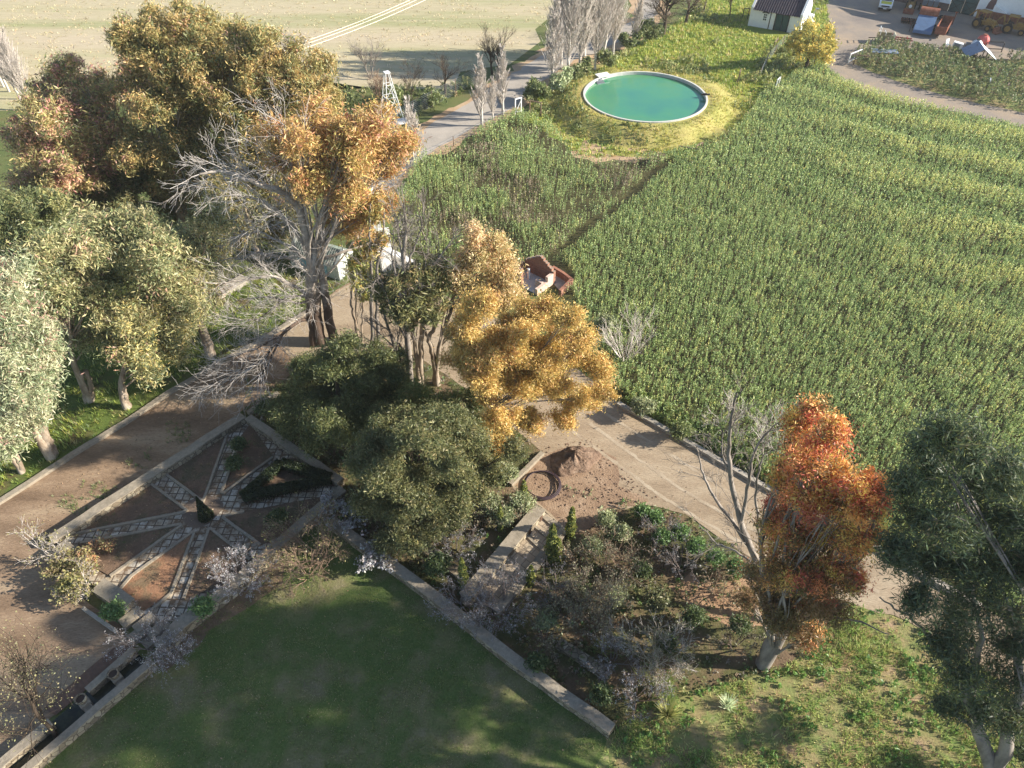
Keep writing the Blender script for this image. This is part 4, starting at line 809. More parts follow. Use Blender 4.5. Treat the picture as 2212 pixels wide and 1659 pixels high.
frame('post_frame', 2128, 200, .9, 1.2, rad(62), WHITEP, 'white topped rail standing in the weed patch at far right', 'rail', post=WOODP)
frame('post_frame', 1669, 112, 1.4, 1.1, rad(60), WOODP, 'post frame with pale rail left of the yellow tree', 'post frame')
frame('post_frame', 1757, 142, .8, 1.1, rad(-15), DARKM, 'thin dark frame at the foot of the yellow tree', 'post frame')
frame('post_frame', 1603, 42, .7, 1.3, rad(0), DARKM, 'thin dark post frame at the left corner of the farm cottage', 'post frame')
frame('white_gate', 1832, 136, 2.6, 1.0, rad(38), WHITEP, 'open white field gate beside the yard road', 'gate', True)
frame('post_frame', 1843, 140, 1.5, 1.1, rad(-20), WOODP, 'weathered wooden frame right of the open white gate', 'post frame')
mb = MB(); g1 = G(1905, 128); mb.box((g1[0], g1[1], .95), (3.0, 1.0, .05), rad(-8), (rad(6), 0)); o = mb.obj('tin_sheet', TIN); tag(o, 'loose grey tin sheet lying on the weeds beyond the white gate', 'tin sheet')

def wire_fence(px, label, hgt=1.5, nw=6, gap=3.0):
    pts = [G(u, v) for u, v in px]; e = empty('wire_fence', tuple(pts[0]), label, 'fence'); o0 = pts[0]; mbw = MB(); D = [pts[0]]
    for a, b in zip(pts[:-1], pts[1:]):
        k = max(1, int(np.linalg.norm(b-a)/gap)); D += [a+(b-a)*t/k for t in range(1, k+1)]
    for q_ in D: mb = MB(); mb.cyl((q_[0]-o0[0], q_[1]-o0[1], 0), (q_[0]-o0[0], q_[1]-o0[1], hgt+.1), .045, 6); mb.obj('post', WOODP, e)
    for k in range(nw):
        z = hgt*(k+1)/nw; mbw.tube([(q_[0]-o0[0], q_[1]-o0[1], z) for q_ in D], .011, 3, False)
    mbw.obj('wire', STEEL, e)
wire_fence([(830, 300), (880, 262), (935, 232), (985, 205), (1028, 182)], 'tall wire fence along the far verge of the tar road', 1.7, 9, 4)
wire_fence([(1640, 170), (1655, 138), (1690, 98), (1722, 82)], 'wire fence climbing the sunny grass to the farm cottage', 1.1, 5, 2.5)
wire_fence([(905, 352), (980, 316), (1050, 278), (1108, 250)], 'low wire fence between the tar road and the green field', .9, 4, 3)
tb_ = G(848, 262); tw = empty('windpump_tower', tuple(tb_), 'white lattice windpump tower without its wheel beside the tar road', 'windpump tower', rz=rad(30))
TH = 4.9; cor = [(-.95, -.95), (.95, -.95), (.95, .95), (-.95, .95)]
for x, y in cor: MB().tube([(x, y, 0), (x*.2, y*.2, TH)], [.045, .035], 6).obj('leg', WHITEP, tw)
mb = MB()
for z in (1.3, 2.6, 3.8):
    s_ = 1-.8*z/TH; 
    for a in range(4): (xa, ya), (xb, yb_) = cor[a], cor[(a+1) % 4]; mb.cyl((xa*s_, ya*s_, z), (xb*s_, yb_*s_, z), .024, 5)
mb.obj('girt', WHITEP, tw); mb = MB()
for z0, z1 in ((0, 1.3), (1.3, 2.6), (2.6, 3.8)):
    for a in range(4):
        (xa, ya), (xb, yb_) = cor[a], cor[(a+1) % 4]; s0, s1 = 1-.8*z0/TH, 1-.8*z1/TH; mb.cyl((xa*s0, ya*s0, z0), (xb*s1, yb_*s1, z1), .022, 4)
mb.obj('brace', WHITEP, tw); MB().box((0, 0, TH+.05), (.55, .55, .1)).obj('cap', WHITEP, tw)
g1 = G(866, 262, .5); e = empty('concrete_trough', (g1[0], g1[1], 0), 'white concrete slab on supports beside the windpump tower', 'slab', rz=rad(20)); MB().box((0, 0, .5), (1.8, 1.2, .12)).obj('top', WHITEWASH, e); MB().box((-.6, 0, .22), (.2, .9, .44)).obj('support', CONC, e); MB().box((.6, 0, .22), (.2, .9, .44)).obj('support', CONC, e)
for k, (a, b) in enumerate((((470, 148), (1000, -38)), ((482, 152), (1012, -38)), ((500, 155), (1030, -38)))):
    A, B = G(*a, 8.5), G(*b, 8.5); A = A+(A-B)*.25; pts = [A+(B-A)*t+np.array((0, 0, -1.2*4*t*(1-t)+.9)) for t in np.linspace(0, 1, 14)]
    o = MB().tube(pts, .018, 4, False).obj('power_line', plain_mat('bright_wire', lin(225, 215, 200), .4, .3)); tag(o, 'bright overhead power wire crossing above the dry field', 'power line', 'three overhead wires above the dry field')
# ------------------------------------------------------------------ trees
def bez(a, c, b, n=7):
    t = np.linspace(0, 1, n)[:, None]; return (1-t)**2*a+2*t*(1-t)*c+t*t*b
def tree(name, label, cat, base, lobes, pal, L=.34, W=.11, down=.35, clump=.55, per=46, dens=1.0, bark=None, r0=.3, fork=.35, rs=1.15, fill=.35, nsub=6, core=.3, lj=0, fine=1.0, nlimb=1.0, seed=0, limbs=(), group=None, wl=(),
         jit=.24, depth=.75, grad=None, twig=9, lseed=True, boff=(0, 0), stems=1):
    rng = np.random.default_rng(seed+1000); B = G(*base)+np.array((boff[0], boff[1], 0)); us = [l[0] for l in lobes] or [0]; um, uw = (min(us)+max(us))/2, max(20, (max(us)-min(us))/2)
    LB = []
    for l in lobes:
        u, v, r = l[:3]; u += rng.normal()*lj; v += rng.normal()*lj*.7; c0 = PL(u, v, B); R = r*pix(c0); half = uw*pix(c0)
        dd = l[3] if len(l) > 3 else rng.uniform(-1, 1)*depth*half*math.sqrt(max(.1, 1-((u-um)/uw)**2))
        r *= rs; R *= rs; c = PL(u, v, B, dd)
        for _ in range(12):
            if c[2] > R*.7+.5: break
            dd -= .4; c = PL(u, v, B, dd)
        LB.append((c, r*pix(c)))
    for _ in range(int(len(LB)*fill)):
        i_, j_ = rng.choice(len(LB), 2, replace=False); c = (LB[i_][0]+LB[j_][0])/2; h_ = np.array((c[0], c[1], c[2]-CH)); h_ /= np.linalg.norm(h_); c = c-h_*rng.uniform(.0, .5)*uw*pix(c)*depth
        if c[2] > LB[i_][1]: LB.append((c, (LB[i_][1]+LB[j_][1])/2*.9))
    LB += [(np.array(q[:3], float), q[3]) for q in wl]
    SL = []
    for c, R in LB:
        dv = unit(rng, nsub); dv[:, 2] = dv[:, 2]*.85+.15; SL += [(c+d*R*np.array((.68, .68, .6))*rng.uniform(.8, 1.25), R*rng.uniform(.28, .5)) for d in dv]; SL.append((c, R*core))
    W *= fine**.5*.62; L *= fine; per = int(per*1.55/fine**1.2)
    e = empty(name, tuple(B), label, cat, group)
    wd = Wood(); cen = np.mean([c for c, _ in LB], 0); top = max(c[2] for c, _ in LB)
    ax = B+np.array(((cen[0]-B[0])*.75, (cen[1]-B[1])*.75, top*.78)); ctrl = B+np.array((0, 0, top*.4))
    axis = bez(B, ctrl, ax, 9)+np.r_[[np.zeros(3)], rng.normal(size=(8, 3))*.08*r0/.3]
    wd.limb(axis-B, np.linspace(r0*.85, r0*.22, 9)*np.r_[1.25, np.ones(8)], 9)
    for c, R in LB:
        if rng.uniform() > nlimb: continue
        t = np.clip(fork+rng.uniform(-.05, .3)+.25*(c[2]/top-.5), .12, .85); s = axis[int(t*8)]
        mid = (s+c)/2+np.array((0, 0, .1*np.linalg.norm(c-s)))+rng.normal(size=3)*.12*np.linalg.norm(c-s)
        pth = bez(s, mid, c, 7)-B; rl = r0*rng.uniform(.15, .26); wd.limb(pth, np.linspace(rl, rl*.3, 7), 6)
        dv = unit(rng, twig); dv[:, 2] = np.abs(dv[:, 2])*.8
        for d in dv:
            p0 = pth[rng.integers(3, 7)]; p2 = c-B+d*R*np.array((.9, .9, .8)); p1 = (p0+p2)/2+rng.normal(size=3)*.15*R
            wd.seg(p0, p1, rl*.35, rl*.22); wd.seg(p1, p2, rl*.22, .012)
    for pts, ra, rb, *ddl in limbs:
        dd_ = ddl[0] if ddl else [0]*len(pts)
        q = np.array([G(*pt) if len(pt) == 3 else PL(*pt, B, d) for pt, d in zip(pts, dd_)])-B
        if q[0][2] < .6: q[0][2] = -.1
        tt = np.linspace(0, len(q)-1, len(q)*4); qi = np.stack([np.interp(tt, range(len(q)), q[:, k]) for k in range(3)], 1); qi[1:-1] += rng.normal(size=(len(qi)-2, 3))*.03
        wd.limb(qi, np.linspace(ra, rb, len(qi)), 8)
    obj('trunk', wd.mesh('trunk'), e, bark or BARK_GUM)
    CC, II, HH = [], [], []
    for c, R in SL:
        nc = max(3, int(dens*6.2*(R/clump)**1.8)); d = unit(rng, nc); d[:, 2] = d[:, 2]*.9+.12; rr = rng.uniform(.45, 1.0, nc)**.6
        cc = c+d*(rr*R)[:, None]*np.array((rng.uniform(.8, 1.2), rng.uniform(.8, 1.2), rng.uniform(.7, 1.0)))+rng.normal(size=(nc, 3))*R*.12; ip = pick(rng, pal, nc)
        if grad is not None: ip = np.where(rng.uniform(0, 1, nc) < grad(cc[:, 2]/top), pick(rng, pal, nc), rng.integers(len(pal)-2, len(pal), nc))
        k = rng.integers(int(per*.5), int(per*1.7), nc); s = np.repeat(cc, k, 0); q = rng.normal(size=(len(s), 3))*(np.repeat(rng.uniform(.55, 1.5, nc), k)*clump*.48)[:, None]*np.array((1, 1, .75+down*.6)); q[:, 2] -= down*.25*clump; CC.append(s+q); II.append(np.repeat(ip, k))
    C = np.concatenate(CC); I = np.concatenate(II); sw = rng.uniform(0, 1, len(I)) < .4; I = np.where(sw, I[rng.permutation(len(I))], I) if grad is None else I; ok = C[:, 2] > .15; C = C[ok]; I = I[ok]
    obj('crown', leafmesh('crown', C-B, L, W, colours(rng, pal, I, len(C), jit), rng, down=down), e, LEAF)
    return e
def R_(*a): return lin(*a)
OLIVE = [(4, R_(146, 134, 74)), (4, R_(166, 142, 80)), (3, R_(126, 122, 68)), (2.5, R_(180, 148, 84)), (2, R_(98, 104, 60)), (.35, R_(180, 130, 104))]
PINK = [(3, R_(190, 146, 112)), (4, R_(172, 156, 92)), (1.6, R_(172, 112, 104)), (3, R_(140, 132, 78)), (2, R_(104, 110, 66))]
RUSTY = [(4, R_(182, 142, 78)), (4, R_(164, 136, 76)), (1.5, R_(180, 122, 78)), (2.5, R_(140, 128, 68)), (1.5, R_(182, 160, 76)), (.6, R_(160, 104, 76))]
PALEG = [(4, R_(154, 148, 96)), (4, R_(136, 138, 90)), (3, R_(168, 158, 106)), (2, R_(106, 116, 72)), (.5, R_(172, 134, 108)), (1.4, R_(94, 102, 66))]
SILVER = [(4, R_(162, 164, 126)), (4, R_(144, 152, 112)), (3, R_(176, 168, 132)), (2, R_(106, 120, 82)), (.5, R_(168, 126, 112))]
DKGREEN = [(4, R_(84, 92, 48)), (4, R_(100, 104, 54)), (3, R_(70, 80, 44)), (1.5, R_(124, 120, 62))]
DKOLIVE = [(4, R_(94, 96, 54)), (4, R_(112, 110, 62)), (3, R_(78, 86, 48)), (1.2, R_(140, 130, 76))]
GOLD = [(5, R_(194, 162, 80)), (4, R_(182, 148, 74)), (1.2, R_(186, 136, 78)), (3.5, R_(158, 138, 62)), (2, R_(204, 170, 84)), (1, R_(134, 114, 56))]
BLOND = [(4, R_(190, 166, 110)), (3, R_(174, 152, 94)), (2, R_(200, 172, 128)), (2.5, R_(150, 138, 84)), (.6, R_(190, 140, 96))]
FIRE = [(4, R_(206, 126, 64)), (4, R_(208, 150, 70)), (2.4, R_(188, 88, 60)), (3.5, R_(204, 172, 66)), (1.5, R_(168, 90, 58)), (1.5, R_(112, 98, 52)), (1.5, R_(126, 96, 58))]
RGUM = [(5, R_(66, 80, 54)), (4, R_(80, 92, 60)), (3, R_(54, 68, 46)), (1.5, R_(110, 116, 60)), (.6, R_(96, 88, 66))]
MIDOL = [(4, R_(112, 112, 64)), (3, R_(130, 126, 74)), (3, R_(94, 98, 58)), (1, R_(150, 130, 80))]

tree('gum_tree', 'far left gum tree with pink tinged leaves and leaning pale limbs', 'tree', (352, 468), [(55, 330, 42), (35, 290, 36), (130, 275, 44), (105, 185, 40), (150, 150, 34), (190, 225, 46), (45, 415, 36), (170, 375, 46), (235, 320, 44), (240, 180, 40), (90, 245, 42), (280, 260, 42), (120, 420, 40), (210, 420, 40), (260, 390, 36), (150, 330, 42), (60, 375, 34)], PINK, L=.32, W=.11, per=60, seed=1, fine=0.85, rs=1.3, fill=.6, twig=14, r0=.32, dens=.55,
     limbs=[([(352, 468), (335, 430), (300, 385), (270, 320), (215, 255)], .3, .08), ([(352, 468), (330, 420), (240, 340), (160, 310), (80, 290)], .2, .05), ([(350, 466), (300, 462), (240, 468), (170, 460), (122, 446)], .16, .05), ([(300, 385), (250, 370), (170, 360), (60, 352)], .14, .04)])
tree('gum_tree', 'tall gum at the back left with olive and orange leaves', 'tree', (395, 498), [(305, 55, 36), (285, 85, 30), (330, 100, 40), (300, 120, 30), (420, 50, 34), (455, 90, 44), (400, 90, 30), (410, 170, 50), (335, 215, 46), (350, 300, 48), (300, 180, 34), (400, 240, 52), (430, 320, 54), (370, 380, 54), (450, 400, 50), (320, 340, 44), (480, 160, 42), (470, 250, 46)], OLIVE, seed=2, fine=0.85, rs=1.3, fill=.6, twig=14, r0=.36, L=.3, W=.1, per=64,
     limbs=[([(395, 498), (385, 440), (360, 380), (345, 300)], .3, .1), ([(395, 498), (400, 420), (420, 330), (440, 240), (500, 130)], .26, .07)])
tree('gum_tree', 'broad olive gold gum behind the white dead limbs', 'tree', (535, 520), [(545, 90, 38), (600, 120, 44), (515, 120, 40), (660, 180, 42), (690, 140, 26), (620, 200, 52), (545, 180, 48), (510, 230, 48), (580, 260, 54), (660, 265, 46), (700, 230, 30), (520, 320, 50), (600, 340, 54), (560, 410, 54), (500, 420, 50), (650, 350, 46), (640, 420, 40), (540, 480, 40)], OLIVE, seed=3, fine=0.85, rs=1.3, fill=.6, twig=14, r0=.36, L=.3, W=.1, per=64,
     limbs=[([(535, 520), (540, 430), (560, 340), (590, 230)], .26, .08), ([(535, 520), (530, 440), (505, 340), (490, 260)], .2, .06), ([(560, 340), (610, 300), (650, 240)], .14, .05)])
tree('gum_tree', 'dark leafy gum in shade behind the white dead limbs and pale cottage', 'tree', (560, 560), [(480, 430, 40), (535, 440, 42), (590, 460, 38), (510, 500, 38), (560, 505, 34), (610, 510, 28), (455, 470, 32), (640, 480, 26), (480, 540, 26)], [(4, R_(104, 104, 58)), (3, R_(124, 114, 64)), (2, R_(86, 92, 52)), (1, R_(150, 128, 74))], seed=44, fine=.85, rs=1.25, r0=.26, L=.3, W=.1, per=60, dens=.9)
tree('gum_tree', 'dark olive gum filling the space between the pink tinged and pale crowns', 'tree', (250, 520), [(200, 430, 40), (260, 440, 42), (310, 450, 40), (240, 480, 34), (160, 450, 34), (290, 400, 38), (350, 460, 34)], [(4, R_(108, 110, 62)), (3, R_(130, 122, 72)), (2, R_(88, 96, 56)), (.6, R_(170, 120, 100))], seed=45, fine=.85, rs=1.25, r0=.26, L=.3, W=.1, per=60, dens=.8)
DEADL = [([(690, 742), (683, 650), (672, 560), (655, 480), (640, 440), (600, 410), (540, 390), (480, 368), (432, 376)], .36, .06), ([(722, 738), (705, 660), (690, 560), (692, 470), (720, 400), (760, 330), (800, 290)], .34, .06), ([(676, 740), (668, 660), (665, 600), (690, 540), (740, 480), (790, 440), (850, 375)], .28, .05),
         ([(672, 560), (640, 500), (600, 455), (560, 430), (505, 421)], .17, .04), ([(655, 480), (640, 400), (622, 330), (615, 270)], .16, .05), ([(683, 650), (640, 620), (590, 596), (530, 604), (470, 612)], .15, .03), ([(692, 690, 1.6), (650, 690, 2.5), (610, 722, 2.9), (575, 770, 2.8), (520, 800, 2.2), (455, 830, 1.4)], .15, .03), ([(610, 722, 2.9), (580, 785, 2.6), (545, 835, 1.7)], .08, .02), ([(610, 722, 2.9), (560, 750, 3.0), (490, 775, 2.6)], .06, .02), ([(690, 650, 3.0), (640, 655, 3.8), (580, 640, 4.2), (510, 650, 3.8)], .1, .03), ([(683, 600, 5), (630, 560, 6), (560, 545, 6.3), (490, 560, 6.0)], .11, .03), ([(675, 570, 6), (620, 530, 7.2), (560, 500, 7.8), (520, 510, 7.8)], .1, .03), ([(692, 560), (740, 545), (790, 530), (830, 512)], .12, .04), ([(683, 640), (620, 640), (560, 690), (520, 690)], .09, .02)]
et = tree('gum_tree', 'big multi stemmed gum with orange crown and bare white limbs over the drive', 'tree', (694, 742), [(640, 300, 36), (700, 280, 40), (755, 300, 42), (800, 265, 36), (845, 320, 38), (820, 250, 24), (700, 350, 40), (770, 370, 44), (835, 370, 34), (870, 310, 24), (610, 350, 32), (660, 400, 34), (740, 430, 32), (790, 450, 32), (720, 480, 30), (775, 500, 30), (830, 440, 22), (590, 290, 30), (690, 230, 24)], RUSTY, seed=4, fine=0.85, rs=1.2, fill=.5, twig=14, r0=.4, dens=.75, bark=BARK_STOCK, L=.27, W=.09, per=56, limbs=DEADL, fork=.45, depth=.5)

def grow(wd, rng, p, d, L_, r, lev, sp):
    ns = 4 if lev else 3; pts = [p]; q = np.array(p, float); d = np.array(d, float)
    for k in range(ns):
        d = d+rng.normal(size=3)*sp['wob']+np.array((0, 0, sp['up'])); d /= np.linalg.norm(d); q = q+d*L_/ns; pts.append(q.copy())
    rr = np.linspace(r, r*.45 if lev else max(.006, r*.4), ns+1)
    if r > .05: wd.limb(np.array(pts), rr, 6)
    else:
        for k in range(ns): wd.seg(pts[k], pts[k+1], rr[k], rr[k+1])
    tips = []
    if lev == 0: return [pts[-1], pts[-2], (pts[-1]+pts[-2])/2]
    for k in range(sp['n'][-lev]):
        t = rng.uniform(sp.get('from', .3), 1.0); i_ = min(ns-1, int(t*ns)); f = t*ns-i_; s = pts[i_]*(1-f)+pts[i_+1]*f; dr_ = pts[i_+1]-pts[i_]; dr_ = dr_/np.linalg.norm(dr_)
        o_ = rng.normal(size=3); o_ -= dr_*o_.dot(dr_); o_ /= np.linalg.norm(o_)+1e-9; a = sp['ang']*rng.uniform(.6, 1.3)
        tips += grow(wd, rng, s, dr_*math.cos(a)+o_*math.sin(a), L_*sp['lr']*rng.uniform(.7, 1.2), max(sp.get('rmin', .008), rr[i_]*sp.get('rr', .5)), lev-1, sp)
    return tips
def bare(name, label, cat, base, H, seed, trunk=.12, sp=None, bark=None, twigm=None, stems=1, lean=(0, 0), lev=3, spread=.0, tipleaf=None, group=None, tl=.12, tw=.07, tn=3, tscat=.12, z=0.0):
    rng = np.random.default_rng(seed+50); B = G(*base, z) if len(base) == 2 else np.array(base, float)
    if tipleaf and ('blossom' in label or 'mauve' in label): tipleaf = [(w_, tuple(sum(c)/3*f*.86 for f in (1.04, .99, .97))) for w_, c in tipleaf]
    sp = dict(dict(wob=.1, up=.04, n=[9, 6, 5], ang=.7, lr=.55), **(sp or {})); e = empty(name, tuple(B), label, cat, group); wd = Wood(); tips = []
    for k in range(stems):
        a = 2*math.pi*k/stems+rng.uniform(-.5, .5); d = np.array((math.cos(a)*spread+lean[0], math.sin(a)*spread+lean[1], 1.0)); d /= np.linalg.norm(d)
        tips += grow(wd, rng, np.array((math.cos(a)*.05*stems*.3, math.sin(a)*.05*stems*.3, -.05)), d, H*rng.uniform(.85, 1.1) if stems > 1 else H, trunk, lev, sp)
    obj('branches', wd.mesh('branches'), e, bark or BARK_GREY)
    if tipleaf:
        T = np.array(tips); C = np.repeat(T, tn, 0)+rng.normal(size=(len(T)*tn, 3))*tscat*(.35 if 'blossom' in label or 'mauve' in label else .7); obj('blossom' if 'blossom' in label else 'leaves', leafmesh('leaves', C, tl, tw, colours(rng, tipleaf, pick(rng, tipleaf, len(C)), len(C)), rng), e, LEAF)
    return e
# dead twigs on the white limbs of the big gum
rng = np.random.default_rng(77); wd = Wood(); Bt = np.array(et.location); sp = dict(wob=.16, up=.0, n=[5, 4], ang=.65, lr=.6, rr=.5)
for pts, ra, rb in DEADL:
    q = [(G(*pt) if len(pt) == 3 else PL(*pt, Bt))-Bt for pt in pts]
    for k in range(1, len(q)):
        for _ in range(6 if pts[-1][0] < 700 else 1):
            f = rng.uniform(0, 1); s = q[k-1]*(1-f)+q[k]*f; d = (q[k]-q[k-1])/np.linalg.norm(q[k]-q[k-1])+rng.normal(size=3)*.55
            if s[2] > .9: grow(wd, rng, s, d/np.linalg.norm(d), rng.uniform(1.0, 2.6), .026, 2, sp)
    grow(wd, rng, q[-1], (q[-1]-q[-2])/np.linalg.norm(q[-1]-q[-2]), 1.8, .03, 2, sp)
obj('dead_twigs', wd.mesh('dead_twigs'), et, bark_mat('weathered_dead_wood', [(.25, lin(130, 120, 110)), (.6, lin(206, 198, 190)), (.8, lin(222, 216, 208))]))

tree('gum_tree', 'spreading pale green gum left of the drive with a dark trunk', 'tree', (456, 772), [(330, 500, 44), (390, 520, 44), (300, 555, 46), (350, 585, 44), (430, 590, 38), (465, 480, 30), (410, 560, 40), (280, 500, 36), (440, 640, 30), (400, 640, 36)], PALEG, seed=5, fine=0.85, per=70, rs=1.3, fill=.6, dens=.8, r0=.3, L=.27, W=.09, fork=.5, limbs=[([(460, 772), (445, 725), (430, 690), (415, 640)], .3, .12)])
tree('gum_tree', 'pale gum at mid left standing on twin white trunks', 'tree', (195, 866), [(170, 540, 44), (120, 590, 46), (220, 600, 46), (170, 650, 48), (240, 680, 42), (130, 660, 38), (250, 540, 40), (200, 720, 40), (90, 560, 38), (230, 480, 36), (110, 640, 36)], PALEG, seed=6, fine=0.85, per=70, rs=1.3, fill=.6, dens=.8, r0=.26, L=.27, W=.09, fork=.4, limbs=[([(186, 868), (180, 838), (172, 805)], .19, .15), ([(200, 868), (196, 835), (184, 800)], .19, .14)])
tree('gum_tree', 'rounded yellowish gum with a sunlit low crown beside the kerb', 'tree', (275, 880), [(300, 680, 42), (345, 720, 42), (270, 740, 40), (330, 650, 40), (380, 690, 38), (310, 780, 36), (370, 750, 34), (260, 690, 34), (400, 640, 30)], [(3, R_(184, 166, 88))]+PALEG, seed=7, fine=0.85, per=70, rs=1.3, fill=.6, dens=.8, r0=.26, L=.26, W=.085, fork=.35, limbs=[([(276, 880), (268, 850), (262, 815)], .2, .14)])
tree('gum_tree', 'dark leafy gum behind at the left edge with a bare grey limb', 'tree', (85, 640), [(60, 470, 44), (120, 480, 42), (20, 520, 42), (70, 545, 46), (150, 510, 36), (10, 450, 36), (20, 590, 36), (110, 430, 34)], [(3, R_(96, 106, 62)), (3, R_(116, 118, 70)), (2, R_(80, 90, 54)), (2, R_(150, 146, 84))], seed=8, fine=0.9, r0=.26, rs=1.35, per=64, L=.3, W=.1, limbs=[([(70, 600), (68, 560), (45, 500), (0, 452)], .12, .05)])
tree('gum_tree', 'silvery green gum at the left edge with a forked grey trunk', 'tree', (112, 988), [(15, 590, 36), (40, 640, 42), (10, 690, 46), (60, 720, 48), (15, 770, 46), (75, 790, 48), (40, 850, 44), (95, 840, 36), (30, 910, 34), (70, 890, 34), (-30, 640, 50), (-40, 740, 50), (-30, 840, 46), (85, 755, 36)], SILVER, seed=9, fine=0.9, r0=.3, per=64, L=.28, W=.075, down=.6, fork=.35, limbs=[([(115, 990), (98, 945), (88, 915), (75, 880)], .3, .2), ([(122, 988), (112, 958), (104, 945)], .18, .12)])
tree('gum_tree', 'low silvery gum behind the kerb at the lower left edge', 'tree', (48, 1020), [(5, 930, 36), (-25, 900, 40), (30, 950, 26), (-20, 970, 34)], SILVER, seed=10, r0=.18, L=.32, W=.09, down=.6, limbs=[([(50, 1020), (35, 985), (18, 950)], .15, .1)])
# middle group
tree('gum_tree', 'grey green gum with a smooth white trunk in the middle group', 'tree', (905, 832), [(865, 600, 34), (925, 580, 36), (900, 635, 36), (850, 650, 30), (955, 630, 32), (890, 680, 28), (935, 670, 30), (830, 620, 24)], MIDOL, seed=11, r0=.22, L=.28, W=.09, clump=.45, fork=.45, limbs=[([(910, 832), (908, 760), (912, 700), (920, 660)], .2, .1)])
tree('gum_tree', 'blond leaved gum behind the golden one by the outhouse', 'tree', (945, 830), [(1040, 540, 32), (1005, 575, 32), (1080, 560, 34), (1095, 600, 28), (1055, 615, 36), (1108, 645, 22), (1010, 620, 26), (1075, 650, 32), (1030, 510, 18), (1075, 525, 16)], BLOND, seed=12, fine=0.7, r0=.22, L=.28, W=.09, clump=.45, depth=.5, limbs=[([(942, 830), (936, 770), (926, 735), (940, 700), (975, 650), (1010, 600)], .18, .07), ([(926, 735), (912, 700), (900, 660)], .1, .05)])
tree('golden_gum', 'broad golden orange gum crown beside the gravel drive', 'tree', (1065, 962), [(1010, 685, 30), (1055, 650, 30), (1178, 678, 32), (1222, 690, 24), (1130, 690, 40), (1215, 710, 36), (1065, 720, 40), (1000, 735, 32), (1140, 760, 46), (1225, 770, 40), (1285, 800, 34), (1310, 840, 26), (1040, 790, 38), (1110, 840, 42), (1200, 850, 40), (1270, 865, 30), (1085, 900, 32), (1145, 920, 30), (1225, 900, 28), (1060, 940, 24), (985, 780, 28), (1250, 740, 30), (1085, 960, 18)], GOLD, seed=13, fine=0.7, fill=1.1, nlimb=.6, r0=.26, L=.2, W=.07, clump=.38, per=60, dens=1.15, down=.2, fork=.3, bark=BARK_GREY, depth=.7)
tree('acacia_tree', 'dark green feathery tree overhanging the upper corner of the star garden', 'tree', (752, 958), [(680, 790, 38), (740, 775, 40), (800, 785, 40), (850, 800, 36), (650, 850, 38), (710, 850, 46), (780, 860, 46), (845, 870, 42), (640, 905, 26), (700, 920, 36), (760, 930, 34), (890, 860, 34), (870, 920, 34), (820, 940, 34), (615, 870, 18), (660, 790, 24), (730, 752, 22), (900, 900, 30), (930, 870, 26), (630, 930, 16), (690, 955, 20)], DKGREEN, seed=14, fine=0.8, rs=1.2, fill=.6, nsub=8, core=.5, lj=9, r0=.2, L=.18, W=.06, clump=.42, per=70, dens=1.2, down=.1, bark=BARK_DARK, depth=.8, fork=.2)
tree('acacia_tree', 'dark olive feathery tree above the lawn wall with sunlit lower tips', 'tree', (905, 1128), [(830, 960, 36), (890, 945, 40), (950, 930, 38), (845, 1020, 42), (915, 1010, 46), (985, 990, 38), (820, 1085, 36), (880, 1090, 42), (950, 1070, 42), (1015, 1050, 34), (870, 1140, 28), (1045, 1000, 30), (930, 1130, 30), (790, 1040, 26), (980, 1110, 28), (1030, 950, 26), (930, 900, 30), (990, 930, 30), (1065, 1030, 22), (1075, 985, 20), (850, 1175, 16), (905, 1165, 20), (800, 1000, 22), (780, 1080, 18), (1040, 1085, 22), (860, 920, 26)], DKOLIVE, seed=15, fine=0.8, rs=1.15, fill=.7, nsub=8, core=.5, lj=14, r0=.2, L=.18, W=.06, clump=.42, per=70, dens=1.2, down=.1, bark=BARK_DARK, depth=.8, fork=.2)
tree('acacia_tree', 'green leafy tree tucked between the golden crown and the dark acacias', 'tree', (975, 965), [(925, 875, 30), (975, 900, 32), (1010, 865, 24), (895, 845, 26), (955, 945, 28), (1035, 930, 26), (1000, 950, 26), (1060, 975, 22), (930, 920, 26)], [(3, R_(96, 104, 50)), (3, R_(116, 118, 58)), (2, R_(84, 108, 44)), (1, R_(142, 130, 66))], seed=46, fine=.8, r0=.14, L=.18, W=.06, clump=.42, per=60, dens=1.1, down=.1, bark=BARK_DARK, fork=.2)
tree('young_tree', 'slim young tree with small green crown between the drive stems', 'tree', (776, 740), [(768, 600, 20), (788, 585, 18), (780, 630, 17), (772, 560, 15), (792, 610, 14)], [(3, R_(150, 150, 64)), (3, R_(124, 130, 60)), (2, R_(182, 160, 70))], seed=16, r0=.1, L=.26, W=.1, clump=.35, per=30, limbs=[([(778, 740), (766, 690), (756, 650), (762, 610)], .1, .05), ([(780, 735), (782, 690), (784, 650)], .08, .05)])
tree('young_tree', 'thin twin stemmed tree with few leaves beside the white gate pillar', 'tree', (811, 748), [(805, 470, 12), (822, 520, 12), (797, 545, 14), (815, 440, 10)], [(3, R_(150, 140, 74)), (2, R_(180, 140, 70))], seed=17, r0=.1, L=.28, W=.09, clump=.35, per=16, dens=.6, bark=BARK_GREY, limbs=[([(806, 748), (803, 680), (803, 590), (798, 520), (800, 440)], .13, .04), ([(818, 748), (814, 670), (813, 590), (826, 520), (830, 460)], .13, .04)])
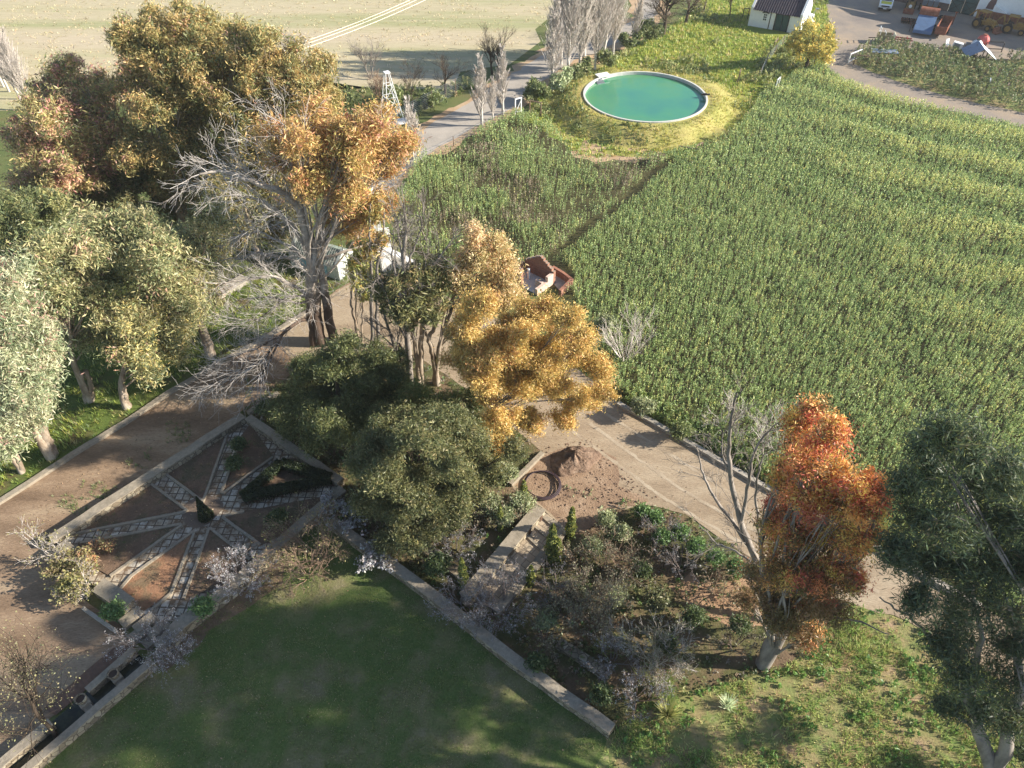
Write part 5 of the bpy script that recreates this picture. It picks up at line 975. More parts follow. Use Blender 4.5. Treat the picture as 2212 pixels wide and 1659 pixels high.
# red tree and right gum
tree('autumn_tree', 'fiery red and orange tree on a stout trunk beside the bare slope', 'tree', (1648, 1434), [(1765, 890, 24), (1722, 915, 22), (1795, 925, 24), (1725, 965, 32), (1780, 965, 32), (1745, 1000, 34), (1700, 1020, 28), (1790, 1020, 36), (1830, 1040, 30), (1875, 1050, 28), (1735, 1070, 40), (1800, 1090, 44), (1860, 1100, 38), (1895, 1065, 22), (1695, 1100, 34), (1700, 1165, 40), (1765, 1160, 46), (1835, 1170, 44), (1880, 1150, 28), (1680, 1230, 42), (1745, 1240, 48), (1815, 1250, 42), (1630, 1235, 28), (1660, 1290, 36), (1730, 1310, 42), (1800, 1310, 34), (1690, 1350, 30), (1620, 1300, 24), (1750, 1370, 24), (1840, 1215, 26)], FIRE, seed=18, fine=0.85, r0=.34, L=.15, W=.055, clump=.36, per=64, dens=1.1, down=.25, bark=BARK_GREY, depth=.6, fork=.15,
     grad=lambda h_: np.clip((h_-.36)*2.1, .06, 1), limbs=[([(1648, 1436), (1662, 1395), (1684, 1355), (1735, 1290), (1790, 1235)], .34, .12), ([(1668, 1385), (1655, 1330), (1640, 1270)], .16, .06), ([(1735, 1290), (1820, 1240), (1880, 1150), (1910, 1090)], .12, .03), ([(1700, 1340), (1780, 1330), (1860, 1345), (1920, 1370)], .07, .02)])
_rg = [(2050, 945, 30), (2010, 965, 24), (2085, 970, 26), (1965, 1045, 28), (2030, 1030, 36), (2095, 1045, 38), (2165, 1030, 38), (1975, 1125, 38), (2045, 1120, 44), (2125, 1125, 46), (2195, 1120, 40), (1995, 1215, 42), (2070, 1215, 46), (2150, 1215, 48), (2210, 1215, 40), (2050, 1300, 42), (2130, 1305, 46), (1975, 1290, 28), (2105, 1385, 42), (2180, 1395, 42), (2035, 1385, 26), (2075, 1455, 30), (2150, 1470, 36), (2045, 1530, 24), (2115, 1545, 34), (2185, 1540, 34), (2260, 1090, 50), (2280, 1230, 50), (2300, 980, 46), (2250, 1380, 48), (2330, 1120, 50), (1940, 1190, 22)]
_rn = np.random.default_rng(4); _z = [18-(v-945)*.0165+_rn.uniform(-1.4, 1.4) for _, v, _ in _rg]
_wl = [(*G(u, v, z), r*1.3*pix(G(u, v, z))*_rn.uniform(.75, 1.15)) for (u, v, r), z in zip(_rg, _z)]+[(x, y, z, 2.0) for x, y, z in ((20, 9, 12.5), (21, 12, 13), (22, 14.5, 12), (19.5, 11, 15.5), (22.5, 9, 16), (21.5, 13, 16.5), (24, 11, 14), (20.5, 7.5, 15), (23, 15, 15), (22, 11, 19), (24.5, 13, 18), (24.5, 8, 18), (21, 9.5, 18.5), (25.5, 10.5, 20.5), (26, 14, 15), (26, 7.5, 15), (21, 14, 14.5), (22, 12.5, 15), (23, 13, 13), (20.5, 13, 12.5), (24, 12, 16.5), (22.5, 15.5, 17), (24, 16, 14), (21, 10, 14), (23, 9.5, 14.5), (20, 11.5, 17.5), (25, 12, 13.5), (22, 8, 13))]
tree('gum_tree', 'big shaded grey green gum filling the right edge with a forked trunk', 'tree', (2120, 1850), [], RGUM, seed=19, nlimb=.07, fill=0, nsub=5, r0=.26, L=.17, W=.042, clump=.45, per=95, dens=.55, down=.5, fork=.35, bark=BARK_GREY, wl=_wl, boff=(0, 0),
     limbs=[([(2165, 1800, 1.5), (2145, 1665, 4.2), (2118, 1590, 6), (2098, 1530, 7.5), (2070, 1470, 9)], .34, .1), ([(2150, 1680, 4.0), (2175, 1590, 6.5), (2205, 1500, 9), (2190, 1380, 11)], .26, .1), ([(2098, 1530, 7.5), (2105, 1450, 9), (2120, 1380, 11), (2100, 1260, 13)], .13, .05), ([(2120, 1600, 6), (2090, 1560, 6.5), (2062, 1546, 7)], .08, .04), ([(2070, 1470, 9), (2010, 1380, 10), (1960, 1330, 11), (1900, 1290, 11.5)], .07, .02)])
# yellow tree by the yard road, evergreen trees beyond the pool
tree('yellow_tree', 'small yellow green tree on a leaning trunk by the yard road corner', 'tree', (1740, 147), [(1750, 60, 24), (1722, 80, 22), (1778, 75, 24), (1795, 95, 20), (1730, 110, 22), (1765, 105, 24), (1790, 118, 18), (1712, 95, 16), (1752, 85, 24)], [(4, R_(196, 170, 58)), (3, R_(168, 156, 66)), (3, R_(126, 128, 58)), (1, R_(204, 184, 84))], seed=20, r0=.16, L=.3, W=.16, clump=.4, per=18, dens=.45, rs=1.0, bark=BARK_DARK, limbs=[([(1740, 147), (1752, 120), (1762, 100)], .16, .08)])

# bare poplars: two prototypes, then copies
def poplar(label, base, H, seed, dense=120, bark=BARK_WHITE, wdt=.25, group='bare poplars'):
    rng = np.random.default_rng(seed+300); B = G(*base); e = empty('poplar', tuple(B), label, 'poplar', group); wd = Wood(); tk = Wood()
    ax = np.array([(0, 0, H*t) for t in np.linspace(0, 1, 10)])+np.r_[[np.zeros(3)], rng.normal(size=(9, 3))*.08]; rt = .17*(1-np.linspace(0, .93, 10)); tk.limb(ax, rt, 7)
    for k in range(dense):
        t = rng.uniform(.1, .97); s = np.array((0, 0, H*t)); a = rng.uniform(0, 2*math.pi); l = H*wdt*(1.15-t)*rng.uniform(.7, 1.2)+.4; d = np.array((math.cos(a)*.42, math.sin(a)*.42, 1)); d /= np.linalg.norm(d)
        m_ = s+d*l*.5+np.array((math.cos(a), math.sin(a), 0))*.04*l; q = s+d*l; wd.seg(s, m_, .035*(1.2-t), .02); wd.seg(m_, q, .02, .008)
        for _ in range(13):
            f = rng.uniform(.2, 1); p0 = s+(q-s)*f; a2 = a+rng.normal()*1.0; d2 = np.array((math.cos(a2)*.5, math.sin(a2)*.5, .9)); wd.seg(p0, p0+d2*l*rng.uniform(.2, .45), .02, .012)
    obj('trunk', tk.mesh('trunk'), e, bark); obj('branches', wd.mesh('branches'), e, TWIG_PALE); return e
pp = [poplar('tall bare white poplar standing first at the left of the pool row', (1193, 196), 9.5, 1), poplar('thin bare poplar with white stem near the tar road left of all', (1041, 272), 6.6, 2, 80), poplar('wide bare poplar with forked white stem in the pool row', (1285, 150), 13.5, 3, 190)]
for k, (u, v, s, lab) in enumerate([(1226, 170, 1.15, 'bare poplar second in the pool row behind the evergreen shrubs'), (1250, 158, 1.3, 'bare poplar third in the pool row'), (1304, 128, 1.35, 'bare poplar fifth in the pool row, nearest the grass slope'), (1212, 140, 1.2, 'bare poplar at the back of the pool row beside the tar road'), (1262, 122, 1.4, 'bare poplar deep in the middle of the pool row'), (1324, 118, 1.1, 'bare poplar at the right end of the pool row')]):
    dup(pp[2 if k % 2 else 0], tuple(G(u, v)), k*1.3+.4, s*(1.0 if k % 2 == 0 else .8), lab)
for k, (u, v, s, lab) in enumerate([(1086, 248, 1.0, 'small bare poplar second from the tar road in the corner of the field'), (1064, 258, .62, 'little bare sapling poplar between the two at the field corner'), (893, 345, .85, 'thin bare poplar beside the tar road above the orange crown'), (905, 338, .6, 'short bare poplar right beside another above the orange crown'), (1372, 98, .9, 'single bare poplar between the pool row and the dark tree'), (860, 330, .55, 'little bare poplar just behind the orange crown')]):
    dup(pp[1], tuple(G(u, v)), k*1.7+.2, s, lab)
far_l = ['nearest', 'second', 'third', 'fourth', 'fifth', 'farthest']
for k, (u, v) in enumerate([(44, 214), (20, 198), (8, 188), (-8, 170), (-25, 160), (70, 238)]):
    dup(pp[2], tuple(G(u, v)), k*2.1, .78, 'bare pale poplar in the far left corner, %s' % ['standing third from the right', 'standing fourth from the right', 'standing fifth from the right', 'cut by the frame edge', 'mostly outside the frame', 'nearest the pink tinged gum'][k])
# other bare trees near the road
BT = dict(n=[9, 7, 6], ang=.55, lr=.6, up=.07, wob=.09)
bare('bare_tree', 'dark bare tree with a rounded crown beside the tar road', 'tree', (962, 207), 2.9, 1, .13, BT, BARK_DARK, lean=(.1, 0))
bare('bare_tree', 'dark bare tree left of a pair beyond the tar road', 'tree', (1063, 160), 3.0, 2, .13, BT, BARK_DARK, lean=(-.15, 0))
bare('bare_tree', 'dark bare tree right of a pair beyond the tar road', 'tree', (1078, 165), 3.1, 3, .13, BT, BARK_DARK)
bare('bare_tree', 'small bare tree on a thin dark stem right of the windpump tower', 'tree', (893, 245), 2.6, 4, .08, dict(BT, **{'from': .6}), BARK_DARK)
bare('bare_tree', 'bare grey tree behind the windpump tower at the field edge', 'tree', (800, 172), 2.6, 5, .08, BT, BARK_GREY, stems=2, spread=.3)
bare('bare_tree', 'faint bare shrub tree standing in front of the dry field', 'tree', (640, 140), 2.2, 6, .08, BT, BARK_GREY, stems=3, spread=.3)
bare('bare_tree', 'bare brown stemmed tree left of the windpump tower', 'tree', (818, 232), 2.4, 7, .09, BT, TWIG_BROWN, stems=2, spread=.2)
bare('bare_tree', 'big dense bare brown tree left of the farm cottage', 'tree', (1432, 76), 4.2, 8, .28, dict(n=[12, 9, 7], ang=.75, lr=.62, up=.05, wob=.1), BARK_DARK, tipleaf=[(1, R_(120, 104, 82)), (1, R_(100, 92, 68))], tn=2)
bare('bare_tree', 'second dense bare tree touching the big brown one', 'tree', (1480, 52), 3.8, 9, .22, dict(n=[12, 8, 6], ang=.75, lr=.62, up=.05, wob=.1), BARK_DARK, tipleaf=[(1, R_(126, 110, 86)), (1, R_(104, 96, 70))], tn=2)
bare('bare_tree', 'thin bare tree on the grass slope left of the farm cottage', 'tree', (1576, 34), 2.4, 10, .1, BT, BARK_DARK)
bare('bare_tree', 'leaning bare tree at the top edge right of the dense brown ones', 'tree', (1518, 28), 2.8, 12, .12, BT, BARK_DARK, lean=(.3, 0))
# evergreen shrubs by the pool
EV = [(3, R_(92, 104, 52)), (3, R_(116, 124, 66)), (2, R_(70, 84, 42)), (1, R_(140, 144, 92))]
def shrub(name, label, base, lobes, pal, seed, cat='shrub', group=None, **k):
    kw = dict(L=.2, W=.09, clump=.36, per=34, dens=.9, down=.0, bark=BARK_DARK, r0=.07, fork=.05, depth=.6, twig=5); kw.update(k)
    return tree(name, label, cat, base, lobes, pal, seed=seed+200, group=group, **kw)
shrub('evergreen_shrub', 'dark evergreen shrub left of the pool at the foot of the first poplar', (1158, 218), [(1152, 192, 18), (1168, 198, 16), (1148, 208, 12)], EV, 1, L=.3, W=.14)
shrub('evergreen_shrub', 'grey leaved shrub between the pool bank and the poplar row', (1215, 192), [(1208, 172, 16), (1224, 162, 14), (1212, 184, 13)], [(3, R_(156, 164, 120)), (3, R_(130, 142, 92))], 2, L=.3, W=.14)
shrub('evergreen_shrub', 'pale green shrub under the middle of the poplar row', (1258, 170), [(1250, 150, 15), (1268, 142, 14), (1240, 160, 12)], EV, 3, L=.3, W=.14)
shrub('evergreen_shrub', 'bright green rounded shrub beside the single bare poplar', (1352, 100), [(1348, 86, 12), (1360, 92, 10)], EV, 4, L=.3, W=.14)
shrub('evergreen_shrub', 'low dark shrub right of the poplar row on the grass slope', (1312, 142), [(1302, 128, 14), (1318, 132, 12)], EV, 5, L=.3, W=.14)
shrub('evergreen_shrub', 'bushy green clump under the big bare brown tree', (1400, 88), [(1392, 66, 18), (1410, 72, 15), (1380, 78, 12)], EV, 6, L=.3, W=.14)
for k, (u, v, r, lab) in enumerate([(788, 262, 24, 'dark green thicket left of the windpump tower in shade'), (730, 268, 22, 'green thicket beside the olive gold gum above the road'), (842, 205, 14, 'low green bush behind the windpump tower'), (752, 222, 18, 'green bush at the dry field edge beside the olive gold gum'), (930, 210, 12, 'low dark bush beneath the rounded bare tree'), (806, 285, 16, 'grey green bush at the foot of the windpump tower')]):
    shrub('thicket_bush', lab, (u, v+r*.7), [(u-r*.6, v, r*.7), (u+r*.5, v-r*.2, r*.75), (u, v+r*.3, r*.6)], EV, 20+k, L=.34, W=.15, clump=.5)

# dead tall trees
_tb = [([(888, 850), (884, 790), (879, 720), (872, 640), (872, 560), (877, 490), (872, 438)], .24, .04), ([(879, 715), (903, 640), (930, 580), (962, 538), (992, 500)], .09, .02), ([(880, 740), (856, 690), (836, 640), (815, 590)], .07, .02), ([(872, 610), (888, 550), (908, 500), (915, 450)], .08, .02), ([(874, 660), (853, 600), (846, 540), (852, 480)], .08, .02), ([(878, 700), (900, 660), (915, 600), (925, 540)], .06, .02), ([(883, 780), (860, 740), (838, 712), (815, 700)], .05, .015), ([(872, 580), (862, 520), (858, 470)], .06, .02)]
_lr0 = [('tall bare grey tree with upright branches in the middle group', (888, 850), _tb)]
bare('dead_tree', 'slender bare grey tree beside the dark acacia', 'tree', (872, 836), 7.0, 32, .11, dict(n=[8, 5, 4], ang=.5, lr=.42, up=.02, wob=.06), BARK_GREY, lean=(-.12, 0))
_lr = [([(1692, 1345), (1655, 1255), (1625, 1190), (1600, 1130), (1580, 1040), (1574, 960), (1580, 900), (1592, 848)], .2, .04), ([(1625, 1190), (1575, 1115), (1535, 1062), (1515, 1010), (1505, 965)], .1, .025), ([(1600, 1130), (1618, 1040), (1625, 980), (1660, 930), (1690, 905)], .09, .02), ([(1655, 1255), (1640, 1160), (1632, 1080), (1640, 1010), (1655, 975)], .09, .02), ([(1580, 1040), (1560, 980), (1562, 930)], .06, .02), ([(1640, 1225), (1590, 1190), (1550, 1175), (1510, 1135)], .06, .02)]
rng = np.random.default_rng(91); _lr0.append(('tall leafless tree with pale sinuous limbs left of the fiery tree', (1692, 1345), _lr))
for lab, bp_, lst in _lr0:
  B = G(*bp_); e = empty('dead_tree', tuple(B), lab, 'tree'); wd = Wood()
  for pts, ra, rb in lst:
    q = np.array([PL(u, v, B) for u, v in pts])-B; q[0][2] = min(q[0][2], q[0][2] if ra < .15 else -.05); tt = np.linspace(0, len(q)-1, len(q)*4); qi = np.stack([np.interp(tt, range(len(q)), q[:, k]) for k in range(3)], 1); qi[1:-1] += rng.normal(size=(len(qi)-2, 3))*.025; wd.limb(qi, np.linspace(ra, rb, len(qi)), 8)
    for k in range(2, len(qi), 1 if lst is _tb else 2):
        d = (qi[k]-qi[k-1]); d = d/np.linalg.norm(d)+rng.normal(size=3)*.5
        if qi[k][2] > 1.5: grow(wd, rng, qi[k], d/np.linalg.norm(d), rng.uniform(.5, 1.6), .03 if lst is _tb else .022, 2, dict(wob=.12, up=.04, n=[4, 4], ang=.6, lr=.6, rr=.55))
  obj('branches', wd.mesh('branches'), e, BARK_GREY)
for k, (u, v, H, lab) in enumerate([(892, 872, 1.6, 'dark broken stump left at the foot of the tall bare tree'), (902, 873, 1.3, 'dark broken stump right at the foot of the tall bare tree')]):
    b = G(u, v); mb = MB(); mb.tube([(0, 0, -.05), (.03, 0, H*.5), (.02, .03, H)], [.15, .12, .09], 8); o = mb.obj('tree_stump', BARK_DARK); o.location = tuple(b); tag(o, lab, 'stump')

# bare shrubs and blossom in the gardens
BL = [(4, R_(178, 172, 172)), (3, R_(160, 154, 158)), (2, R_(150, 140, 128))]; BUD = [(3, R_(130, 124, 70)), (2, R_(118, 104, 74))]
SS = dict(n=[7, 6, 5], ang=.6, lr=.55, up=.02, wob=.12)
def bs(label, base, H, seed, name='bare_shrub', cat='shrub', **k):
    kw = dict(trunk=.035, sp=SS, stems=7, spread=.7, bark=TWIG_BROWN, lev=2); kw.update(k); return bare(name, label, cat, base, H, seed+100, **kw)
bs('white blossom shrub spilling over the lawn wall end', (530, 1272), 1.5, 1, 'blossom_shrub', tipleaf=BL, tn=5, tl=.05, tw=.03, bark=TWIG_MAUVE, stems=9)
bs('pale blossom shrub hanging over the garden steps and rill', (338, 1400), 1.5, 2, 'blossom_shrub', tipleaf=BL, tn=3, tl=.045, tw=.028, bark=TWIG_MAUVE, stems=9)
bs('small pale blossom shrub below the garden steps by the lawn', (385, 1420), 1.0, 22, 'blossom_shrub', tipleaf=BL, tn=3, tl=.045, tw=.028, bark=TWIG_MAUVE)
bs('faded blossom shrub at the corner of the star garden and lawn walls', (735, 1130), 1.2, 3, 'blossom_shrub', tipleaf=BL, tn=3, bark=TWIG_MAUVE)
bs('large mauve grey shrub at the foot of the terrace steps', (1085, 1325), 1.7, 4, 'blossom_shrub', tl=.05, tw=.028, tipleaf=[(3, R_(120, 112, 122)), (2, R_(150, 142, 150))], tn=4, bark=TWIG_MAUVE, stems=12)
bs('mauve grey shrub overhanging the middle of the lawn wall', (1020, 1330), 1.4, 5, 'blossom_shrub', tl=.05, tw=.028, tipleaf=[(3, R_(124, 118, 126)), (2, R_(150, 144, 150))], tn=4, bark=TWIG_MAUVE, stems=10)
bs('blossom shrub leaning over the lawn wall near its far corner', (820, 1220), 1.0, 6, 'blossom_shrub', tipleaf=BL, tn=2, bark=TWIG_MAUVE)
bs('dusty mauve shrub by the low border left of the terrace', (985, 1195), 1.2, 7, 'blossom_shrub', tl=.05, tw=.028, tipleaf=[(3, R_(140, 128, 134)), (2, R_(170, 160, 160))], tn=4, bark=TWIG_MAUVE)
bs('mauve shrub near the lower end of the low border', (1322, 1430), 1.3, 8, 'blossom_shrub', tl=.05, tw=.028, tipleaf=[(3, R_(140, 130, 136)), (2, R_(170, 160, 165))], tn=4, bark=TWIG_MAUVE)
bs('pale twiggy blossom shrub close to the end of the lawn wall', (1372, 1510), 1.3, 9, 'blossom_shrub', tl=.05, tw=.028, tipleaf=[(3, R_(150, 136, 136)), (2, R_(176, 164, 160))], tn=4, bark=TWIG_BROWN)
bs('large leafless brown shrub sprawling over the star garden wall', (690, 1205), 2.0, 10, stems=12, spread=1.0, lean=(-.35, 0), lev=3, sp=dict(n=[5, 4, 3], ang=.55, lr=.6, up=-.02, wob=.14), tipleaf=BUD, tn=1, tl=.05)
bs('leafless brown shrub on the lawn below the star garden wall', (664, 1245), 1.5, 11, stems=9, spread=.8, sp=dict(SS, up=-.02))
bs('white stemmed bare sapling at the left corner of the star garden', (138, 1212), 1.9, 12, 'bare_sapling', stems=2, spread=.4, lean=(-.1, .05), trunk=.05, lev=3, bark=TWIG_PALE, sp=dict(n=[6, 5, 4], ang=.55, lr=.55, up=.03, wob=.08), tipleaf=BUD, tn=1, tl=.06)
bs('dry brown shrub inside the lower left bed of the star garden', (225, 1205), .9, 13, tipleaf=[(2, R_(150, 110, 70)), (2, R_(140, 130, 80))], tn=1)
bs('second dry shrub by the short garden wall', (160, 1235), 1.0, 14, tipleaf=BUD, tn=3)
bs('grey twiggy shrub outside the garden wall beside the dirt drive', (190, 1285), 1.2, 15, bark=TWIG_PALE, lean=(-.3, 0), tipleaf=BUD, tn=2)
bare('bare_tree', 'bare budding tree in the bottom left corner beside the rill', 'tree', (122, 1593), 3.9, 60, .1, dict(n=[9, 7, 5], ang=.8, lr=.62, up=.03, wob=.1, **{'from': .2}), BARK_DARK, tipleaf=[(3, R_(136, 130, 84)), (2, R_(120, 106, 76))], tn=3, tl=.06, tw=.035, tscat=.2)
bs('bleached twiggy bush at the edge of the tall green field', (1352, 780), 2.6, 16, bark=TWIG_PALE, stems=14, spread=.55, sp=dict(n=[9, 6, 4], ang=.45, lr=.5, up=.05, wob=.1))
bs('bleached bare bush behind the kerb left of the leafless tree', (1562, 925), 1.6, 17, bark=TWIG_PALE, spread=.6)
bs('bleached bare bush behind the kerb right of the leafless tree', (1655, 965), 2.0, 18, bark=TWIG_PALE, spread=.6, stems=9)
for k, (u, v, H, bk, lab) in enumerate([(1240, 1345, 1.7, TWIG_DARK, 'dark leafless shrub left of two behind the lawn wall'), (1285, 1350, 2.0, TWIG_DARK, 'dark leafless shrub right of two behind the lawn wall'), (1413, 1440, 1.8, TWIG_PALE, 'pale stemmed leafless shrub above the flax clumps'), (1355, 1240, 1.6, TWIG_BROWN, 'bare brown shrub in the middle of the planted slope'), (1300, 1225, 1.5, TWIG_BROWN, 'bare brown shrub right of the tall cypress pair'), (1250, 1220, 1.4, TWIG_BROWN, 'bare brown shrub just right of the terrace steps'), (1110, 1125, 1.2, TWIG_BROWN, 'bare brown shrub left of the terrace wall'), (1040, 1140, 1.2, TWIG_BROWN, 'bare brown shrub under the sunlit olive tips'), (1470, 1230, 1.4, TWIG_MAUVE, 'mauve grey shrub left of the bare slope'), (1420, 1180, 1.3, TWIG_MAUVE, 'mauve grey shrub among bright green leaves'), (1200, 1300, 1.5, TWIG_MAUVE, 'mauve grey shrub below the double cypress'), (1180, 1390, 1.4, TWIG_DARK, 'dark bare shrub at the middle of the low border'), (1540, 1280, 1.0, TWIG_BROWN, 'thin brown shrub on the bare slope'), (1585, 1400, 1.2, TWIG_DARK, 'dark thin shrub in the shade of the fiery tree')]):
    bs(lab, (u, v), H, 40+k, bark=bk, stems=6, spread=.5, lev=3 if k < 3 else 2, sp=dict(n=[5, 5, 4], ang=.6, lr=.55, up=.04, wob=.1), tipleaf=[(1, R_(110, 100, 80)), (1, R_(120, 116, 86))], tn=2, tl=.08, tw=.04)
GGN = [(3, R_(134, 140, 92)), (3, R_(116, 124, 84)), (2, R_(150, 152, 110))]; BGR = [(4, R_(84, 112, 54)), (3, R_(102, 128, 66)), (2, R_(64, 90, 46))]; DGR = [(3, R_(58, 74, 38)), (3, R_(76, 90, 46)), (1, R_(100, 108, 60))]
for k, (u, v, r, pal, lab) in enumerate([(1418, 1300, 44, [(3, R_(86, 92, 56)), (3, R_(104, 106, 64)), (2, R_(120, 112, 72))], 'soft dark olive bush in the middle of the planted slope'), (1432, 1160, 20, BGR, 'bright green leafy plant at the top of the planted slope'), (1470, 1150, 18, BGR, 'bright green leafy plant second from the top of the slope'), (1505, 1180, 20, BGR, 'bright green leafy plant beside the gravel drive edge'), (1545, 1205, 22, BGR, 'bright green leafy plant above the bare slope'), (1590, 1225, 18, BGR, 'bright green leafy plant nearest the fiery tree'), (1388, 1105, 14, BGR, 'small bright green plant near the scattered clods'), (1415, 1118, 12, BGR, 'tiny bright green plant at the gravel edge'), (1312, 1120, 16, GGN, 'grey green bush at the top left of the planted slope'), (1345, 1150, 20, GGN, 'grey green bush above the brown shrubs'), (1280, 1180, 22, GGN, 'grey green bush right of the tallest cypress'), (1330, 1290, 30, GGN, 'grey green bush below the brown shrubs'), (1180, 1340, 30, GGN, 'grey green bush below the terrace'), (1130, 1085, 20, GGN, 'grey green bush above the terrace wall'), (1090, 1110, 22, GGN, 'grey green bush left of the terrace'), (1060, 1090, 22, GGN, 'grey green bush under the olive tree edge'), (1385, 1230, 24, DGR, 'dark green bush beside the soft olive one'), (1500, 1330, 26, DGR, 'dark green bush at the edge of the bare slope'), (1440, 1390, 26, DGR, 'dark green bush above the flax clumps'), (1600, 1350, 24, DGR, 'dark green bush under the fiery tree'), (1250, 1280, 28, DGR, 'dark green bush between the bare shrubs'), (1160, 1430, 24, DGR, 'dark green bush behind the lower lawn wall'), (1300, 1500, 24, DGR, 'dark green bush near the end of the lawn wall'), (945, 1220, 22, DGR, 'dark bush behind the upper lawn wall'), (245, 1320, 14, BGR, 'bright green shrub beside the garden steps'), (440, 1310, 14, BGR, 'green shrub tucked behind the lawn wall end'), (600, 1120, 16, DGR, 'dark shrub in the right bed of the star garden'), (515, 960, 10, DGR, 'small dark bush in the upper right bed of the star garden'), (505, 1000, 10, DGR, 'dark bush by the upper right edging of the star garden'), (150, 1262, 16, [(2, R_(140, 130, 70)), (2, R_(110, 112, 60))], 'yellowish bush at the foot of the short garden wall'), (575, 880, 16, DGR, 'dark bush at the drive corner below the acacia'), (1095, 1020, 16, GGN, 'sunlit bush left of the pale kerb'), (1385, 880, 20, GGN, 'grey green bush behind the kerb at the golden gum'), (1470, 930, 20, EV, 'green bush behind the middle of the kerb'), (1310, 700, 20, GGN, 'tall weed bush beside the golden gum'), (1270, 740, 18, GGN, 'weed bush touching the golden crown')]):
    r *= .52 if (1120 < u < 1640 and v > 1100) else 1.0; shrub('garden_bush', lab, (u, v+r*.6), [(u-r*.45, v, r*.6), (u+r*.45, v-r*.1, r*.6), (u, v-r*.35, r*.55), (u, v+r*.3, r*.5)], pal, 60+k, L=.15, W=.08, clump=.26, per=30, cat='bush')
# cypresses
def cypress(label, base, H, Rr, seed, double=False):
    rng = np.random.default_rng(seed); B = G(*base); e = empty('cypress', tuple(B), label, 'cypress', 'slim young cypresses round the terrace'); pal = [(3, R_(136, 138, 56)), (3, R_(104, 114, 48)), (2, R_(72, 86, 40)), (1, R_(164, 160, 70))]; H *= 1.15; Rr *= 1.25; CC = []
    for (ox, oy, h_) in ([(0, 0, H)] + ([(.28, -.12, H*.66)] if double else [])):
        n_ = int(2600*h_/2.4); t = rng.uniform(0.02, 1, n_); r = Rr*np.sqrt(np.clip(1-t, 0, 1))**1.0*np.minimum(1, .55+t*2)*(1+.25*np.sin(t*23)+.15*np.sin(t*41)); a = rng.uniform(0, 2*math.pi, n_); q = np.sqrt(rng.uniform(.3, 1, n_)); CC.append(np.c_[ox+np.cos(a)*r*q, oy+np.sin(a)*r*q, t*h_])
    C = np.concatenate(CC); obj('foliage', leafmesh('foliage', C, .11, .06, colours(rng, pal, pick(rng, pal, len(C)), len(C)), rng, up=.8), e, LEAF); tk = Wood(); tk.limb(np.array(((0, 0, -.05), (0, 0, H*.5), (0, 0, H*.9))), [.05, .035, .01], 6); obj('trunk', tk.mesh('trunk'), e, BARK_DARK); return e
cypress('tallest cypress, a double one at the right edge of the terrace paving', (1190, 1208), 2.7, .3, 1, True)
cypress('sunlit slim cypress right of the terrace', (1231, 1160), 2.3, .24, 2)
cypress('slim cypress beside the pipe coil', (1131, 1080), 1.5, .2, 3)
cypress('yellowish slim cypress left of the terrace wall', (1081, 1146), 2.0, .15, 4)
cypress('slim cypress in the shade near the lawn wall', (1002, 1268), 2.3, .22, 5)
cypress('short cypress half hidden at the lower end of the terrace', (1146, 1262), 1.5, .2, 6)
rng = np.random.default_rng(9); B = G(446, 1117, GZ); e = empty('topiary_cone', tuple(B), 'dark clipped cone tree at the centre of the star garden', 'topiary'); n = 6000; t = rng.uniform(0, 1, n)**1.5; a = rng.uniform(0, 2*math.pi, n); r = .42*(1-t)*np.sqrt(rng.uniform(.5, 1, n)); pal = [(3, R_(44, 54, 30)), (2, R_(60, 70, 34)), (1, R_(36, 42, 26))]
C = np.c_[np.cos(a)*r, np.sin(a)*r, t*1.75+.05]; obj('foliage', leafmesh('foliage', C, .08, .05, colours(rng, pal, pick(rng, pal, n), n), rng), e, LEAF); tk = Wood(); tk.limb(np.array(((0, 0, -.05), (0, 0, .9), (0, 0, 1.6))), [.04, .03, .01], 6); obj('trunk', tk.mesh('trunk'), e, BARK_DARK)
# flax clumps
FLAX = [(3, R_(120, 136, 62)), (2, R_(150, 150, 84)), (2, R_(84, 108, 46))]
for k, (u, v, H, lab) in enumerate([(1388, 1470, .8, 'spiky green flax clump left of three above the meadow'), (1432, 1488, .9, 'spiky flax clump in the middle with pale tips'), (1443, 1545, 1.0, 'large spiky flax clump lowest of three by the meadow'), (1571, 1525, .55, 'pale rosette plant alone on the meadow'), (1300, 1405, .7, 'shaded flax clump among dark shrubs'), (1440, 1520, .6, 'small flax tuft between the two larger clumps')]):
    rng = np.random.default_rng(k+5); B = G(u, v); o = obj('flax_clump', blade_mesh('flax_clump', rng, np.zeros((1, 2)), np.array([H]), 130, .05, FLAX if k != 3 else [(1, R_(180, 190, 150))], lean=.9, rad_=.16), None, GRASS); o.location = tuple(B); tag(o, lab, 'flax')

# ------------------------------------------------------------------ field, weeds and grass
rng = np.random.default_rng(100)
FP = [(4, R_(130, 148, 84)), (4, R_(146, 162, 96)), (3, R_(108, 130, 76)), (1.8, R_(166, 174, 102)), (.8, R_(182, 178, 98)), (.15, R_(140, 124, 100))]
MND = [(pc[0]+math.cos(t)*10.6, pc[1]+math.sin(t)*10.4) for t in np.linspace(0, 2*math.pi, 40, endpoint=False)]
YARDW = G2(YARD_PX)
Pf = scatter(rng, FIELD, 30, [YARDW, G2(BARE_PX)])
dm = np.hypot(Pf[:, 0]-pc[0], Pf[:, 1]-pc[1]); Pf = Pf[(dm > 10.4+rng.normal(size=len(Pf))*.5) | (Pf[:, 1] > 90)]
ru_c = np.array(((r0[0]+r1[0])/2+.6, (r0[1]+r1[1])/2-.3)); Pf = Pf[np.hypot(Pf[:, 0]-ru_c[0], Pf[:, 1]-ru_c[1]) > 2.1]
thin = vnoise(Pf, 2.6, 2); west = np.clip((14-Pf[:, 0])/10+(Pf[:, 1]-52)/14, 0, 1)*(Pf[:, 0] < 20)
